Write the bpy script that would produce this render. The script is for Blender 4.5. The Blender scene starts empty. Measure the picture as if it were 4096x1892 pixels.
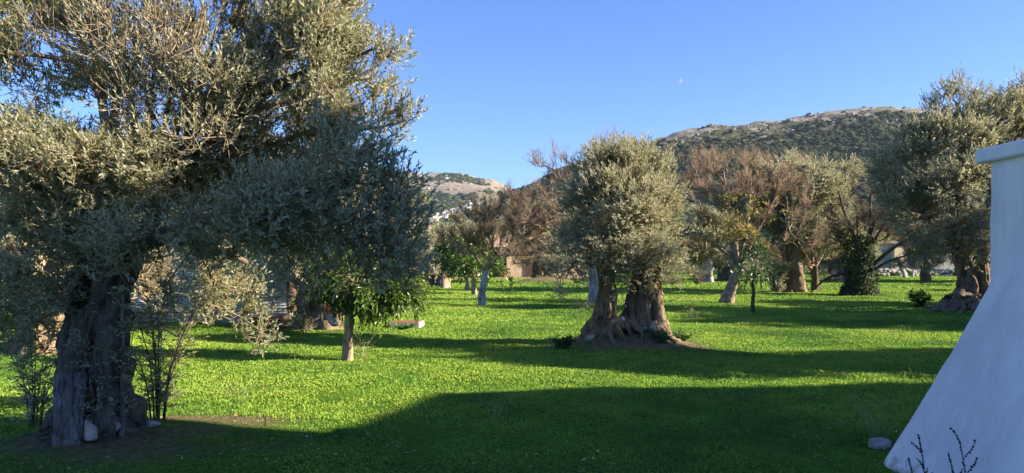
import bpy, math, random
import numpy as np
from mathutils import Vector
R = math.radians
S = bpy.context.scene
COL = S.collection
# ------------------------------------------------------------------ camera, sky, sun, exposure
F = 3036.0; CX, CY = 2048.0, 946.0; EYE = 1.7; PITCH = math.atan(94 / F)
cd = bpy.data.cameras.new('camera'); cam = bpy.data.objects.new('camera', cd); COL.objects.link(cam)
cam.location = (0, 0, EYE); cam.rotation_euler = (R(90) + PITCH, 0, 0)
cd.sensor_width = 36; cd.lens = 36 * F / 4096; cd.clip_end = 20000; cd.clip_start = 0.05
S.camera = cam
EL = R(24); PHI = R(12)                       # sun to the right of the view, a little behind the camera
sd = Vector((math.cos(PHI) * math.cos(EL), -math.sin(PHI) * math.cos(EL), math.sin(EL)))
w = bpy.data.worlds.new('World'); S.world = w; w.use_nodes = True
nt = w.node_tree; bg = nt.nodes['Background']; sky = nt.nodes.new('ShaderNodeTexSky')
sky.sky_type = 'NISHITA'; sky.sun_disc = False; sky.sun_elevation = EL
sky.sun_rotation = math.atan2(sd.x, sd.y)
sky.air_density = 1.0; sky.dust_density = 0.15; sky.ozone_density = 3.0; sky.altitude = 0
tint = nt.nodes.new('ShaderNodeMix'); tint.data_type = 'RGBA'; tint.blend_type = 'MULTIPLY'; tint.inputs[0].default_value = 1
tint.inputs[7].default_value = (.69, .905, 1.40, 1); nt.links.new(sky.outputs[0], tint.inputs[6]); nt.links.new(tint.outputs[2], bg.inputs[0]); bg.inputs[1].default_value = 0.053
sl = bpy.data.lights.new('sun', 'SUN'); sun = bpy.data.objects.new('sun', sl); COL.objects.link(sun)
sl.energy = 5.0; sl.angle = R(0.5); sl.color = (1.0, 0.86, 0.66)
sun.rotation_euler = (-sd).to_track_quat('-Z', 'Y').to_euler()
S.view_settings.view_transform = 'Standard'; S.view_settings.look = 'None'
S.view_settings.exposure = 1.78; S.view_settings.gamma = 1
S.cycles.max_bounces = 5; S.cycles.diffuse_bounces = 3; S.cycles.glossy_bounces = 2
S.cycles.transmission_bounces = 3; S.cycles.transparent_max_bounces = 4
S.cycles.caustics_reflective = False; S.cycles.caustics_refractive = False

rng = np.random.default_rng(7)
def U(a, b, *s): return rng.uniform(a, b, s if s else None)

# ------------------------------------------------------------------ noise
def _h(ix, iy, iz, seed):
    n = (ix * 374761393 + iy * 668265263 + iz * 2147483647 + seed * 1274126177) & 0xffffffff
    n = ((n ^ (n >> 13)) * 1274126177) & 0xffffffff
    n = (n ^ (n >> 16)) & 0xffff
    return n / 65535.0
def vnoise(p, seed=0):
    p = np.asarray(p, float); i = np.floor(p).astype(np.int64); f = p - i; f = f * f * (3 - 2 * f)
    r = 0
    for dx in (0, 1):
        for dy in (0, 1):
            for dz in (0, 1):
                ww = (f[..., 0] if dx else 1 - f[..., 0]) * (f[..., 1] if dy else 1 - f[..., 1]) * (f[..., 2] if dz else 1 - f[..., 2])
                r = r + ww * _h(i[..., 0] + dx, i[..., 1] + dy, i[..., 2] + dz, seed)
    return r
def fbm(p, seed=0, o=4):
    p = np.asarray(p, float); a, r, t = 1.0, 0, 0
    for k in range(o):
        r = r + a * vnoise(p * 2 ** k + k * 17.3, seed + k); t += a; a *= .5
    return r / t
def n2(x, y, s, seed=0, o=4):
    return fbm(np.stack([np.asarray(x, float) * s, np.asarray(y, float) * s, np.zeros_like(np.asarray(x, float)) + .37], -1), seed, o)

# ------------------------------------------------------------------ picture pixel (2576 wide view) -> world
def ray(dx, dy):
    u = (dx * 1.59006 - CX) / F; v = (CY - dy * 1.59006) / F
    c, s = math.cos(PITCH), math.sin(PITCH)
    return u, c - v * s, s + v * c
def at(dx, dy, d):
    x, y, z = ray(dx, dy); k = d / y
    return np.array([x * k, d, EYE + z * k])
def onground(dx, dy):
    x, y, z = ray(dx, dy); k = -EYE / z
    p = np.array([x * k, y * k, 0.0]); p[2] = gh(p[0], p[1]); return p
# soil mounds (x, y, height, radius) filled below
MOUNDS = []
def gh(x, y):
    x = np.asarray(x, float); y = np.asarray(y, float)
    z = (n2(x, y, .35, 3, 3) - .5) * .16 + (n2(x, y, 1.4, 9, 2) - .5) * .05
    z = z * np.clip((np.hypot(x, y)) / 3, 0.2, 1)
    for (mx, my, mh, mr) in MOUNDS:
        z = z + mh * np.exp(-((x - mx) ** 2 + (y - my) ** 2) / (mr * mr))
    return z

# ------------------------------------------------------------------ mesh maker
def mk(name, V, Fs, mat, parent=None, attrs=None, smooth=False, fattrs=None):
    V = np.ascontiguousarray(V, np.float32).reshape(-1, 3)
    me = bpy.data.meshes.new(name)
    if not isinstance(Fs, list): Fs = [Fs]
    Fs = [np.asarray(f, np.int32) for f in Fs if len(f)]
    tot = np.concatenate([f.ravel() for f in Fs]) if Fs else np.zeros(0, np.int32)
    cnt = np.concatenate([np.full(len(f), f.shape[1], np.int32) for f in Fs])
    me.vertices.add(len(V)); me.vertices.foreach_set('co', V.ravel())
    me.loops.add(len(tot)); me.loops.foreach_set('vertex_index', tot)
    me.polygons.add(len(cnt)); st = np.concatenate([[0], np.cumsum(cnt)[:-1]]).astype(np.int32)
    me.polygons.foreach_set('loop_start', st); me.polygons.foreach_set('loop_total', cnt)
    me.polygons.foreach_set('use_smooth', np.full(len(cnt), smooth, bool))
    me.update(calc_edges=True)
    for k, a in (attrs or {}).items():
        at_ = me.attributes.new(k, 'FLOAT', 'POINT'); at_.data.foreach_set('value', np.asarray(a, np.float32))
    for k, a in (fattrs or {}).items():
        at_ = me.attributes.new(k, 'FLOAT', 'FACE'); at_.data.foreach_set('value', np.asarray(a, np.float32))
    for m_ in (mat if isinstance(mat, (list, tuple)) else [mat]): me.materials.append(m_)
    o = bpy.data.objects.new(name, me); COL.objects.link(o)
    if parent: o.parent = parent
    return o
def tag(o, label=None, cat=None, group=None, kind=None):
    if label: o['label'] = label
    if cat: o['category'] = cat
    if group: o['group'] = group
    if kind: o['kind'] = kind
    return o
def empty(name, loc, label, cat, group=None, rz=0):
    o = bpy.data.objects.new(name, None); COL.objects.link(o); o.location = [float(v) for v in loc]
    o.rotation_euler[2] = rz; o.empty_display_size = .2
    return tag(o, label, cat, group)
def copy_tree(root, loc, rz, sc, label, group=None):
    r = root.copy(); COL.objects.link(r); r.location = [float(v) for v in loc]
    r.rotation_euler = (0, 0, rz); r.scale = (sc, sc, sc); r['label'] = label
    if group: r['group'] = group
    elif 'group' in r: del r['group']
    for ch in list(root.children):
        c = ch.copy(); COL.objects.link(c); c.parent = r
    return r
class MB:
    """collects boxes, prisms and tubes, then links them as ONE mesh"""
    def __init__(s): s.v = []; s.q = []; s.t = []; s.n = 0
    def add(s, V, Q=(), T=()):
        V = np.asarray(V, float).reshape(-1, 3)
        if len(Q): s.q.append(np.asarray(Q) + s.n)
        if len(T): s.t.append(np.asarray(T) + s.n)
        s.v.append(V); s.n += len(V); return s
    def box(s, c, size, rz=0, taper=1.0, tilt=0.0):
        x, y, z = [a / 2 for a in size]
        P = np.array([[-x, -y, -z], [x, -y, -z], [x, y, -z], [-x, y, -z], [-x * taper, -y * taper, z], [x * taper, -y * taper, z], [x * taper, y * taper, z], [-x * taper, y * taper, z]])
        if tilt: ct, st_ = math.cos(tilt), math.sin(tilt); P = np.stack([P[:, 0] * ct + P[:, 2] * st_, P[:, 1], -P[:, 0] * st_ + P[:, 2] * ct], 1)
        c_, s_ = math.cos(rz), math.sin(rz)
        P = np.stack([P[:, 0] * c_ - P[:, 1] * s_, P[:, 0] * s_ + P[:, 1] * c_, P[:, 2]], 1) + np.asarray(c, float)
        return s.add(P, [[0, 3, 2, 1], [4, 5, 6, 7], [0, 1, 5, 4], [1, 2, 6, 5], [2, 3, 7, 6], [3, 0, 4, 7]])
    def build(s, name, mat, parent=None, smooth=False, attrs=None, fattrs=None):
        return mk(name, np.concatenate(s.v), ([np.concatenate(s.q)] if s.q else []) + ([np.concatenate(s.t)] if s.t else []), mat, parent, attrs, smooth, fattrs)
def norm(v): return v / (np.linalg.norm(v, axis=-1, keepdims=True) + 1e-9)
def frames(d):
    up = np.where(np.abs(d[:, 2:3]) > .9, np.array([[1., 0, 0]]), np.array([[0, 0, 1.]]))
    a = norm(np.cross(d, up)); return a, np.cross(d, a)
def prisms(P0, P1, r0, r1, n=4):
    """one tapered n-sided tube per segment"""
    d = norm(P1 - P0); a, b = frames(d); th = np.arange(n) * 2 * math.pi / n
    c = np.cos(th)[None, :, None]; s = np.sin(th)[None, :, None]
    off = a[:, None] * c + b[:, None] * s
    A = P0[:, None] + off * np.asarray(r0)[:, None, None]; B = P1[:, None] + off * np.asarray(r1)[:, None, None]
    V = np.concatenate([A, B], 1).reshape(-1, 3); k = np.arange(len(P0))[:, None] * 2 * n
    j = np.arange(n)[None]; jn = (j + 1) % n
    Q = np.stack([k + j, k + jn, k + n + jn, k + n + j], -1).reshape(-1, 4)
    return V, Q
def tube(P, r, n=8, noise=0.0, seed=0, lobes=0, cap=True):
    """a continuous swept tube along a polyline"""
    P = np.asarray(P, float); r = np.asarray(r, float); d = norm(np.gradient(P, axis=0))
    a = np.zeros_like(P); ref = np.array([0, 1., 0]) if abs(d[0][1]) < .9 else np.array([1., 0, 0])
    for i in range(len(P)):
        ref = ref - d[i] * ref.dot(d[i]); ref /= np.linalg.norm(ref) + 1e-9; a[i] = ref
    b = np.cross(d, a); th = np.arange(n) * 2 * math.pi / n
    rr = np.repeat(r[:, None], n, 1)
    if lobes:
        tt = np.linspace(0, 1, len(P))[:, None]
        for q in range(2, 2 + lobes): rr = rr * (1 + .21 / math.sqrt(q) * np.cos(q * th[None] + tt * 3 * math.sin(q * 3.3 + seed) + q * q + seed))
    V = P[:, None] + a[:, None] * np.cos(th)[None, :, None] * rr[..., None] + b[:, None] * np.sin(th)[None, :, None] * rr[..., None]
    if noise:
        nn = fbm(V * np.array([5, 5, 2.2]) / max(.25, r.max()) * .35, seed, 4) - .5
        n3 = np.abs(fbm(V * np.array([16, 16, 5]) / max(.25, r.max()) * .3, seed + 4, 3) - .5); nd = norm(V - P[:, None]); V = V + nd * ((nn * noise * 2 - n3 * noise * .75) * r[:, None])[..., None]
    m = len(P); j = np.arange(n); jn = (j + 1) % n
    Q = np.concatenate([np.stack([i * n + j, i * n + jn, (i + 1) * n + jn, (i + 1) * n + j], 1) for i in range(m - 1)])
    V = V.reshape(-1, 3); T = []
    if cap:
        V = np.concatenate([V, P[-1:] + d[-1:] * r[-1] * .3]); T = np.stack([(m - 1) * n + j, (m - 1) * n + jn, np.full(n, m * n)], 1)
    return V, Q, T
def spline(P, n):
    P = np.asarray(P, float); k = len(P); t = np.linspace(0, k - 1, n); i = np.clip(t.astype(int), 0, k - 2); f = (t - i)[:, None]
    p0 = P[np.clip(i - 1, 0, k - 1)]; p1 = P[i]; p2 = P[i + 1]; p3 = P[np.clip(i + 2, 0, k - 1)]
    return .5 * (2 * p1 + (p2 - p0) * f + (2 * p0 - 5 * p1 + 4 * p2 - p3) * f ** 2 + (3 * p1 - p0 - 3 * p2 + p3) * f ** 3)

# ------------------------------------------------------------------ materials
def M(name):
    m = bpy.data.materials.new(name); m.use_nodes = True; n = m.node_tree.nodes
    return m, m.node_tree, n['Principled BSDF'], n['Material Output']
def nd(t, typ, **k):
    x = t.nodes.new(typ)
    for a, b in k.items(): setattr(x, a, b)
    return x
def tex_coord(t, scale=(1, 1, 1), kind='Object'):
    c = nd(t, 'ShaderNodeTexCoord'); m = nd(t, 'ShaderNodeMapping'); m.inputs['Scale'].default_value = scale
    t.links.new(c.outputs[kind], m.inputs[0]); return m.outputs[0]
def noise(t, vec, sc, det=5, rough=.6, dist=0):
    n = nd(t, 'ShaderNodeTexNoise'); n.inputs['Scale'].default_value = sc; n.inputs['Detail'].default_value = det
    n.inputs['Roughness'].default_value = rough; n.inputs['Distortion'].default_value = dist
    t.links.new(vec, n.inputs['Vector']); return n.outputs[0]
def ramp(t, fac, stops):
    r = nd(t, 'ShaderNodeValToRGB'); e = r.color_ramp.elements
    while len(e) < len(stops): e.new(.5)
    for i, (p, c) in enumerate(stops): e[i].position = p; e[i].color = (*c, 1)
    t.links.new(fac, r.inputs[0]); return r.outputs[0]
def mixc(t, fac, a, b, mode='MIX'):
    m = nd(t, 'ShaderNodeMix', data_type='RGBA', blend_type=mode)
    if isinstance(fac, (int, float)): m.inputs[0].default_value = fac
    else: t.links.new(fac, m.inputs[0])
    for i, v in ((6, a), (7, b)):
        if isinstance(v, tuple): m.inputs[i].default_value = (*v, 1)
        else: t.links.new(v, m.inputs[i])
    return m.outputs[2]
def bump(t, h, bsdf, strength=.5, dist=.02):
    b = nd(t, 'ShaderNodeBump'); b.inputs['Strength'].default_value = strength; b.inputs['Distance'].default_value = dist
    t.links.new(h, b.inputs['Height']); t.links.new(b.outputs[0], bsdf.inputs['Normal']); return b
def leafmat(name, stops, under=None, trans=.25, rough=.5, spec=.35):
    m, t, b, o = M(name)
    a = nd(t, 'ShaderNodeAttribute', attribute_name='v')
    c = ramp(t, a.outputs['Fac'], stops)
    if under:
        g = nd(t, 'ShaderNodeNewGeometry'); c = mixc(t, g.outputs['Backfacing'], c, under)
    t.links.new(c, b.inputs['Base Color']); b.inputs['Roughness'].default_value = rough
    b.inputs['Specular IOR Level'].default_value = spec
    tr = nd(t, 'ShaderNodeBsdfTranslucent'); t.links.new(c, tr.inputs[0])
    mx = nd(t, 'ShaderNodeMixShader'); mx.inputs[0].default_value = trans
    t.links.new(b.outputs[0], mx.inputs[1]); t.links.new(tr.outputs[0], mx.inputs[2]); t.links.new(mx.outputs[0], o.inputs[0])
    return m
def barkmat(name, dark, mid, light, sc=1.0, moss=None, bs=.9, zs=1.6):
    m, t, b, o = M(name)
    v = tex_coord(t, (7 * sc, 7 * sc, zs * sc)); v2 = tex_coord(t, (1, 1, 1))
    n1 = noise(t, v, 2.2, 8, .68, .6)
    vo = nd(t, 'ShaderNodeTexVoronoi', feature='DISTANCE_TO_EDGE'); vo.inputs['Scale'].default_value = 2.6
    t.links.new(v, vo.inputs['Vector'])
    c = ramp(t, n1, [(.3, dark), (.5, mid), (.68, light)])
    cr = ramp(t, vo.outputs[0], [(0, (.25, .25, .25)), (.16, (1, 1, 1))])
    c = mixc(t, .75, c, cr, 'MULTIPLY')
    big = noise(t, v2, 2.4, 4)
    c = mixc(t, ramp(t, big, [(.4, (0, 0, 0)), (.65, (.55,) * 3)]), c, light)
    if moss:
        mn = noise(t, v2, 3.7, 5); c = mixc(t, ramp(t, mn, [(.56, (0, 0, 0)), (.64, (1, 1, 1))]), c, moss)
    t.links.new(c, b.inputs['Base Color']); b.inputs['Roughness'].default_value = .9; b.inputs['Specular IOR Level'].default_value = .15
    h = mixc(t, .5, n1, cr, 'MULTIPLY'); bump(t, h, b, bs, .05 / sc)
    return m
def plain(name, c0, c1, sc=6, rough=.85, bs=.3, det=6, stretch=(1, 1, 1)):
    m, t, b, o = M(name); v = tex_coord(t, stretch); n = noise(t, v, sc, det)
    t.links.new(ramp(t, n, [(.35, c0), (.65, c1)]), b.inputs['Base Color']); b.inputs['Roughness'].default_value = rough
    b.inputs['Specular IOR Level'].default_value = .2
    bump(t, n, b, bs, .02); return m
OL = leafmat('olive_leaf', [(0, (.12, .14, .06)), (.45, (.26, .27, .12)), (.8, (.37, .365, .16)), (1, (.46, .42, .19))], under=(.48, .48, .32), trans=.45, rough=.42, spec=.45)
OLG = leafmat('olive_leaf_grey', [(0, (.17, .185, .09)), (.5, (.31, .315, .155)), (.85, (.40, .385, .195)), (1, (.46, .42, .22))], under=(.48, .475, .33), trans=.45, rough=.45, spec=.4)
OR = leafmat('citrus_leaf', [(0, (.025, .06, .012)), (.5, (.07, .16, .02)), (.8, (.16, .24, .025)), (1, (.36, .38, .04))], trans=.35, rough=.3, spec=.5)
YL = leafmat('autumn_leaf', [(0, (.10, .13, .03)), (.5, (.25, .26, .05)), (.85, (.42, .36, .05)), (1, (.45, .2, .04))], trans=.4, rough=.5)
DG = leafmat('dark_leaf', [(0, (.03, .075, .02)), (.6, (.08, .17, .035)), (1, (.15, .27, .05))], trans=.25, rough=.35, spec=.5)
IV = leafmat('ivy_leaf', [(0, (.015, .03, .012)), (.6, (.035, .06, .02)), (1, (.07, .10, .035))], trans=.15, rough=.65, spec=.15)
GR = leafmat('grass_blade', [(0, (.08, .17, .03)), (.45, (.22, .355, .05)), (.8, (.31, .42, .06)), (1, (.37, .43, .10))], trans=.35, rough=.55, spec=.2)
DRY = leafmat('dry_stalk', [(0, (.16, .16, .07)), (1, (.40, .36, .18))], trans=.2, rough=.7)
BK = barkmat('olive_bark', (.05, .035, .022), (.17, .125, .085), (.33, .26, .185))
BKC = barkmat('olive_bark_mossy', (.055, .038, .022), (.20, .145, .095), (.38, .29, .20), moss=(.22, .16, .06))
BKD = barkmat('olive_bark_dark', (.035, .028, .02), (.105, .085, .065), (.19, .165, .13))
BKG = barkmat('dead_bark_grey', (.06, .055, .05), (.19, .175, .16), (.33, .31, .285), 1.5, zs=1.3)
BKW = barkmat('whitewashed_bark', (.10, .09, .09), (.36, .34, .33), (.58, .56, .54))
BKP = barkmat('citrus_bark', (.16, .11, .075), (.30, .22, .155), (.42, .32, .23), .8, bs=.4)
TW = plain('twig', (.10, .075, .055), (.24, .18, .13), 9)
TWB = plain('twig_brown', (.14, .10, .07), (.33, .245, .17), 7)
TWL = plain('twig_pale', (.17, .125, .085), (.34, .265, .185), 9)
TWD = plain('twig_dark', (.05, .04, .03), (.13, .10, .075), 9)

# ------------------------------------------------------------------ foliage
class Leaves:
    def __init__(s): s.V = []; s.v = []
    def add(s, P, D, N, L, W, col, fold=.25):
        """pointed leaf: base, side, tip, side"""
        side = norm(np.cross(D, N)); N2 = np.cross(side, D)
        L = np.broadcast_to(L, (len(P),))[:, None]; W = np.broadcast_to(W, (len(P),))[:, None]
        mid = P + D * L * .45; a = mid + side * W * .5 + N2 * W * fold; b = mid - side * W * .5 + N2 * W * fold
        s.V.append(np.stack([P, b, P + D * L, a], 1).reshape(-1, 3)); s.v.append(np.broadcast_to(col, (len(P),)))
    def build(s, name, mat, parent=None):
        V = np.concatenate(s.V); n = len(V) // 4
        return mk(name, V, np.arange(n * 4).reshape(-1, 4), mat, parent, fattrs={'v': np.clip(np.concatenate(s.v), 0, 1)})
    def count(s): return sum(len(a) for a in s.v)
def rdir(n): return norm(rng.normal(size=(n, 3)))
def shoots(lv, segs, P, D, L, nleaf, ll, lw, col, spread=.75, droop=0.0, rad=.0018):
    """twigs with leaf pairs along them"""
    n = len(P); a, b = frames(D); L = np.broadcast_to(L, (n,))
    for j in range(nleaf):
        t = (j + .6) / nleaf; dd = norm(D + np.array([0, 0, -droop]) * t)
        pos = P + dd * (L * t)[:, None]
        ang = (j // 2) * 2.4 + (j % 2) * math.pi + U(-.5, .5, n); ca, sa = np.cos(ang)[:, None], np.sin(ang)[:, None]
        side = a * ca + b * sa; sp = spread * (1.15 - .6 * t)
        ld = norm(dd + side * sp + rdir(n) * .18); nn = norm(np.cross(ld, np.cross(dd, side)) + rdir(n) * .35)
        lv.add(pos, ld, nn, ll * U(.7, 1.2, n), lw * U(.8, 1.2, n), col + U(-.18, .18, n))
    if segs is not None: segs.append((P, P + norm(D + np.array([0, 0, -droop]) * .5) * L[:, None], np.full(n, rad * 1.3), np.full(n, rad * .6)))
def grow(limbs, T, r0, step=.35, jit=.12, expo=2.3, pathw=.35, up=0.0):
    """joins every target to the nearest branch; returns segments"""
    N = []; par = []; rm = []; pl = []
    for (P, r) in limbs:
        base = len(N)
        for i, p in enumerate(P):
            N.append(np.asarray(p, float)); par.append(-1 if i == 0 else base + i - 1); rm.append(r[i])
            pl.append(0 if i == 0 else pl[-1] + np.linalg.norm(P[i] - P[i - 1]))
    T = np.asarray(T); c = np.mean([P[0] for P, _ in limbs], 0)
    order = np.argsort(np.linalg.norm(T - c, axis=1)); cap = len(N) + len(T) * 14
    A = np.zeros((cap, 3)); PLn = np.zeros(cap); n = len(N); A[:n] = N; PLn[:n] = pl; tips = []
    for ti in order:
        t = T[ti]; dist = np.linalg.norm(A[:n] - t, axis=1)
        pen = np.maximum(0, A[:n, 2] - t[2]) * .25
        i = int(np.argmin(dist + pathw * PLn[:n] * .5 + pen)); L = dist[i]
        k = max(1, min(12, int(round(L / step)))); prev = i; s0 = A[i].copy()
        sag = np.array([0, 0, up * L])
        for q in range(1, k + 1):
            f = q / k; p = s0 + (t - s0) * f + rng.normal(size=3) * jit * L / k * (q < k) + sag * math.sin(math.pi * f)
            A[n] = p; PLn[n] = PLn[prev] + L / k; par.append(prev); rm.append(0); prev = n; n += 1
        tips.append(n - 1)
    A = A[:n]; par = np.array(par); area = np.zeros(n); tip = np.zeros(n, bool); tip[tips] = True
    area[tip] = 1
    for i in range(n - 1, -1, -1):
        if area[i] == 0: area[i] = .5
        if par[i] >= 0: area[par[i]] += area[i]
    r = np.maximum(r0 * area ** (1 / expo), np.array(rm))
    ok = par >= 0; ch = np.nonzero(ok)[0]; pa = par[ch]
    ra = np.minimum(r[pa], r[ch] * 1.35)
    return A[pa], A[ch], ra, r[ch], A[tips], norm(A[tips] - A[par[tips]])
def lobe_points(lobes, per, gap=.0, seed=0):
    """cluster centres inside ellipsoid lobes (cx,cy,cz,rx,ry,rz,density)"""
    out = []; cl = []
    for (cx, cy, cz, rx, ry, rz, dn) in lobes:
        n = max(2, int(per * dn * rx * ry * rz * 4.19)); d = rdir(n * 3); rr = U(.35, 1, n * 3) ** .5
        p = d * rr[:, None] * np.array([rx, ry, rz]) + np.array([cx, cy, cz])
        k = fbm(p * 1.6, seed + 5, 2); p = p[np.argsort(k + U(0, .25, len(k)))[::-1][:n]] if gap else p[:n]
        out.append(p); cl.append(np.tile([cx, cy, cz], (len(p), 1)))
    return np.concatenate(out), np.concatenate(cl)
def olive_parts(root, limbs, lobes, per, nsh, nleaf, ll, lw, cr, shL, leafm, twm, r0=.004, base=.45, gap=1, seed=0, up=.45, out=.8, rad=.0018, minz=-9, sides=5, twigname='branches', spread=.85):
    T, C = lobe_points(lobes, per, gap, seed); T = T[T[:, 2] > minz]; C = C[:len(T)] if len(C) != len(T) else C
    P0, P1, ra, rb, tp, td = grow(limbs, T, r0)
    lv = Leaves(); segs = [(P0, P1, ra, rb)]
    n = len(tp) * nsh; idx = np.repeat(np.arange(len(tp)), nsh)
    off = rdir(n) * (U(0, 1, n) ** .5 * cr)[:, None]; P = tp[idx] + off * np.array([1, 1, .8])
    cen = np.mean(T, 0)
    D = norm(norm(off) * out * .7 + norm(P - cen) * out * .6 + np.array([0, 0, up]) + rdir(n) * .45)
    cv = base + (fbm(tp * 1.3, seed + 11, 2)[idx] - .5) * .5 + U(-.12, .12, n)
    shoots(lv, segs, P - D * (shL * .4), D, shL * U(.6, 1.25, n), nleaf, ll, lw, cv, rad=rad, spread=spread)
    # short connecting twigs from the cluster centre to its shoots
    k = slice(0, n, 2); segs.append((tp[idx][k], (P - D * (shL * .4))[k], np.full(len(idx[k]), rad * 2.2), np.full(len(idx[k]), rad * 1.3)))
    V, Q = prisms(*[np.concatenate([s[i] for s in segs[:1]]) for i in range(4)], n=sides)
    V2, Q2 = prisms(*[np.concatenate([s[i] for s in segs[1:]]) for i in range(4)], n=3)
    mk(twigname, np.concatenate([V, V2]), [np.concatenate([Q, Q2 + len(V)])], twm, root, smooth=True)
    lv.build('crown', leafm, root)
    return lv.count()
def bare_parts(root, limbs, lobes, per, nt1, nt2, tl, twm, r0=.007, rad=.006, seed=0, leaves=None, up=.5, gap=1):
    """leafless crown of twigs, with a few leaves left on it"""
    T, C = lobe_points(lobes, per, gap, seed)
    P0, P1, ra, rb, tp, td = grow(limbs, T, r0, jit=.2, pathw=.5)
    cen = np.mean([l[0][0] for l in limbs], 0); segs = []
    n = len(tp) * nt1; i = np.repeat(np.arange(len(tp)), nt1)
    D = norm(td[i] * .7 + norm(tp[i] - cen) * .6 + np.array([0, 0, up]) + rdir(n) * .6); L = tl * U(.5, 1.3, n)
    A = tp[i] + rdir(n) * .03; B = A + D * (L * .5)[:, None]; D2 = norm(D + rdir(n) * .35 + np.array([0, 0, .2])); E = B + D2 * (L * .5)[:, None]
    segs += [(A, B, np.full(n, rad), np.full(n, rad * .8)), (B, E, np.full(n, rad * .8), np.full(n, rad * .45))]
    m = n * nt2; j = np.repeat(np.arange(n), nt2); f = U(.1, 1, m)[:, None]
    S0 = np.where(f < .5, A[j] + (B[j] - A[j]) * f * 2, B[j] + (E[j] - B[j]) * (f * 2 - 1)); SD = norm(D2[j] * .6 + rdir(m) * .9 + np.array([0, 0, .25])); SL = tl * .45 * U(.5, 1.3, m)
    S1 = S0 + SD * SL[:, None]; segs.append((S0, S1, np.full(m, rad * .6), np.full(m, rad * .35)))
    V, Q = prisms(P0, P1, ra, rb, 5); V2, Q2 = prisms(*[np.concatenate([s[k] for s in segs]) for k in range(4)], n=3)
    mk('branches', np.concatenate([V, V2]), [np.concatenate([Q, Q2 + len(V)])], twm, root, smooth=True)
    if leaves:
        fr, ll, lw, lm, fn = leaves; P = S1; keep = fn(P) * fr > U(0, 1, len(P)); P = P[keep]; D = SD[keep]; lv = Leaves()
        for q in range(2):
            d = norm(D * .4 + rdir(len(P)) + np.array([0, 0, -.7])); lv.add(P - D * q * .06, d, norm(rdir(len(P)) + np.array([0, -.3, .5])), ll * U(.6, 1.2, len(P)), lw * U(.7, 1.2, len(P)), .5 + U(-.4, .45, len(P)), fold=.1)
        lv.build('leaves', lm, root)
def limb(pts, r0, r1, n=8):
    P = spline(pts, n); return P, np.linspace(r0, r1, n)
def trunk_mesh(root, stems, mat, name='trunk', n=72, rings=64, extra=None):
    """stems: (points, radii, lobes, noise); joined as one mesh"""
    mb = MB()
    for k, (P, r, lob, nz) in enumerate(stems):
        Pc = spline(P, rings); rc = np.interp(np.linspace(0, 1, rings), np.linspace(0, 1, len(r)), r)
        V, Q, T = tube(Pc, rc, n, nz, seed=k * 7 + int(abs(P[0][0]) * 10) % 50, lobes=lob); mb.add(V, Q, T)
    if extra: extra(mb)
    return mb.build(name, mat, root, smooth=True)
def roots(mb, c, r, k, length, seed=0, thick=.09, a0=0, a1=2 * math.pi, z=.1, org=None):
    rg = np.random.default_rng(seed)
    for i in range(k):
        a = a0 + (a1 - a0) * (i + rg.uniform(.1, .9)) / k; L = length * rg.uniform(.6, 1.2); t = thick * rg.uniform(.6, 1.3)
        pts = []
        for q in range(6):
            f = q / 5; aa = a + math.sin(f * 3 + i) * .25 * f
            pts.append([c[0] + math.cos(aa) * (r * .6 + L * f), c[1] + math.sin(aa) * (r * .6 + L * f), c[2] + z * (1 - f) ** 2 * 2.2 - .06 * f])
        P = spline(pts, 20); f = np.linspace(0, 1, 20)
        if org is not None: P[:, 2] = gh(P[:, 0] + org[0], P[:, 1] + org[1]) - org[2] + z * 1.6 * (1 - f) ** 3 + .15 * t + (fbm(P * 6, seed, 2) - .5) * t * 1.6
        V, Q, T = tube(P, t * (1.5 - 1.3 * f ** .7) * (1 + .5 * (fbm(P * 5 + i, seed, 2) - .5)), 14, .8, seed + i, 2); mb.add(V, Q, T)
Z = np.array
def og(dx, dy): # ground spot without relief
    x, y, z = ray(dx, dy); k = -EYE / z; return x * k, y * k
def lob(loc, dx, dy, d, rx, rz, ry=None, dn=1.0):
    p = at(dx, dy, d) - loc; s = 1.59006 * d / F
    return (p[0], p[1], p[2], rx * s, (ry if ry else rx * s), rz * s, dn)
LT = og(245, 1118); CT = og(1585, 872); RT = og(2420, 792)
MOUNDS += [(LT[0], LT[1], .16, .9), (CT[0] - .02, CT[1] - .05, .42, .88), (RT[0] + .3, RT[1] + .2, .22, 1.6)]
b10 = og(1372, 716); MOUNDS.append((b10[0], b10[1], .55, 2.3))

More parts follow.
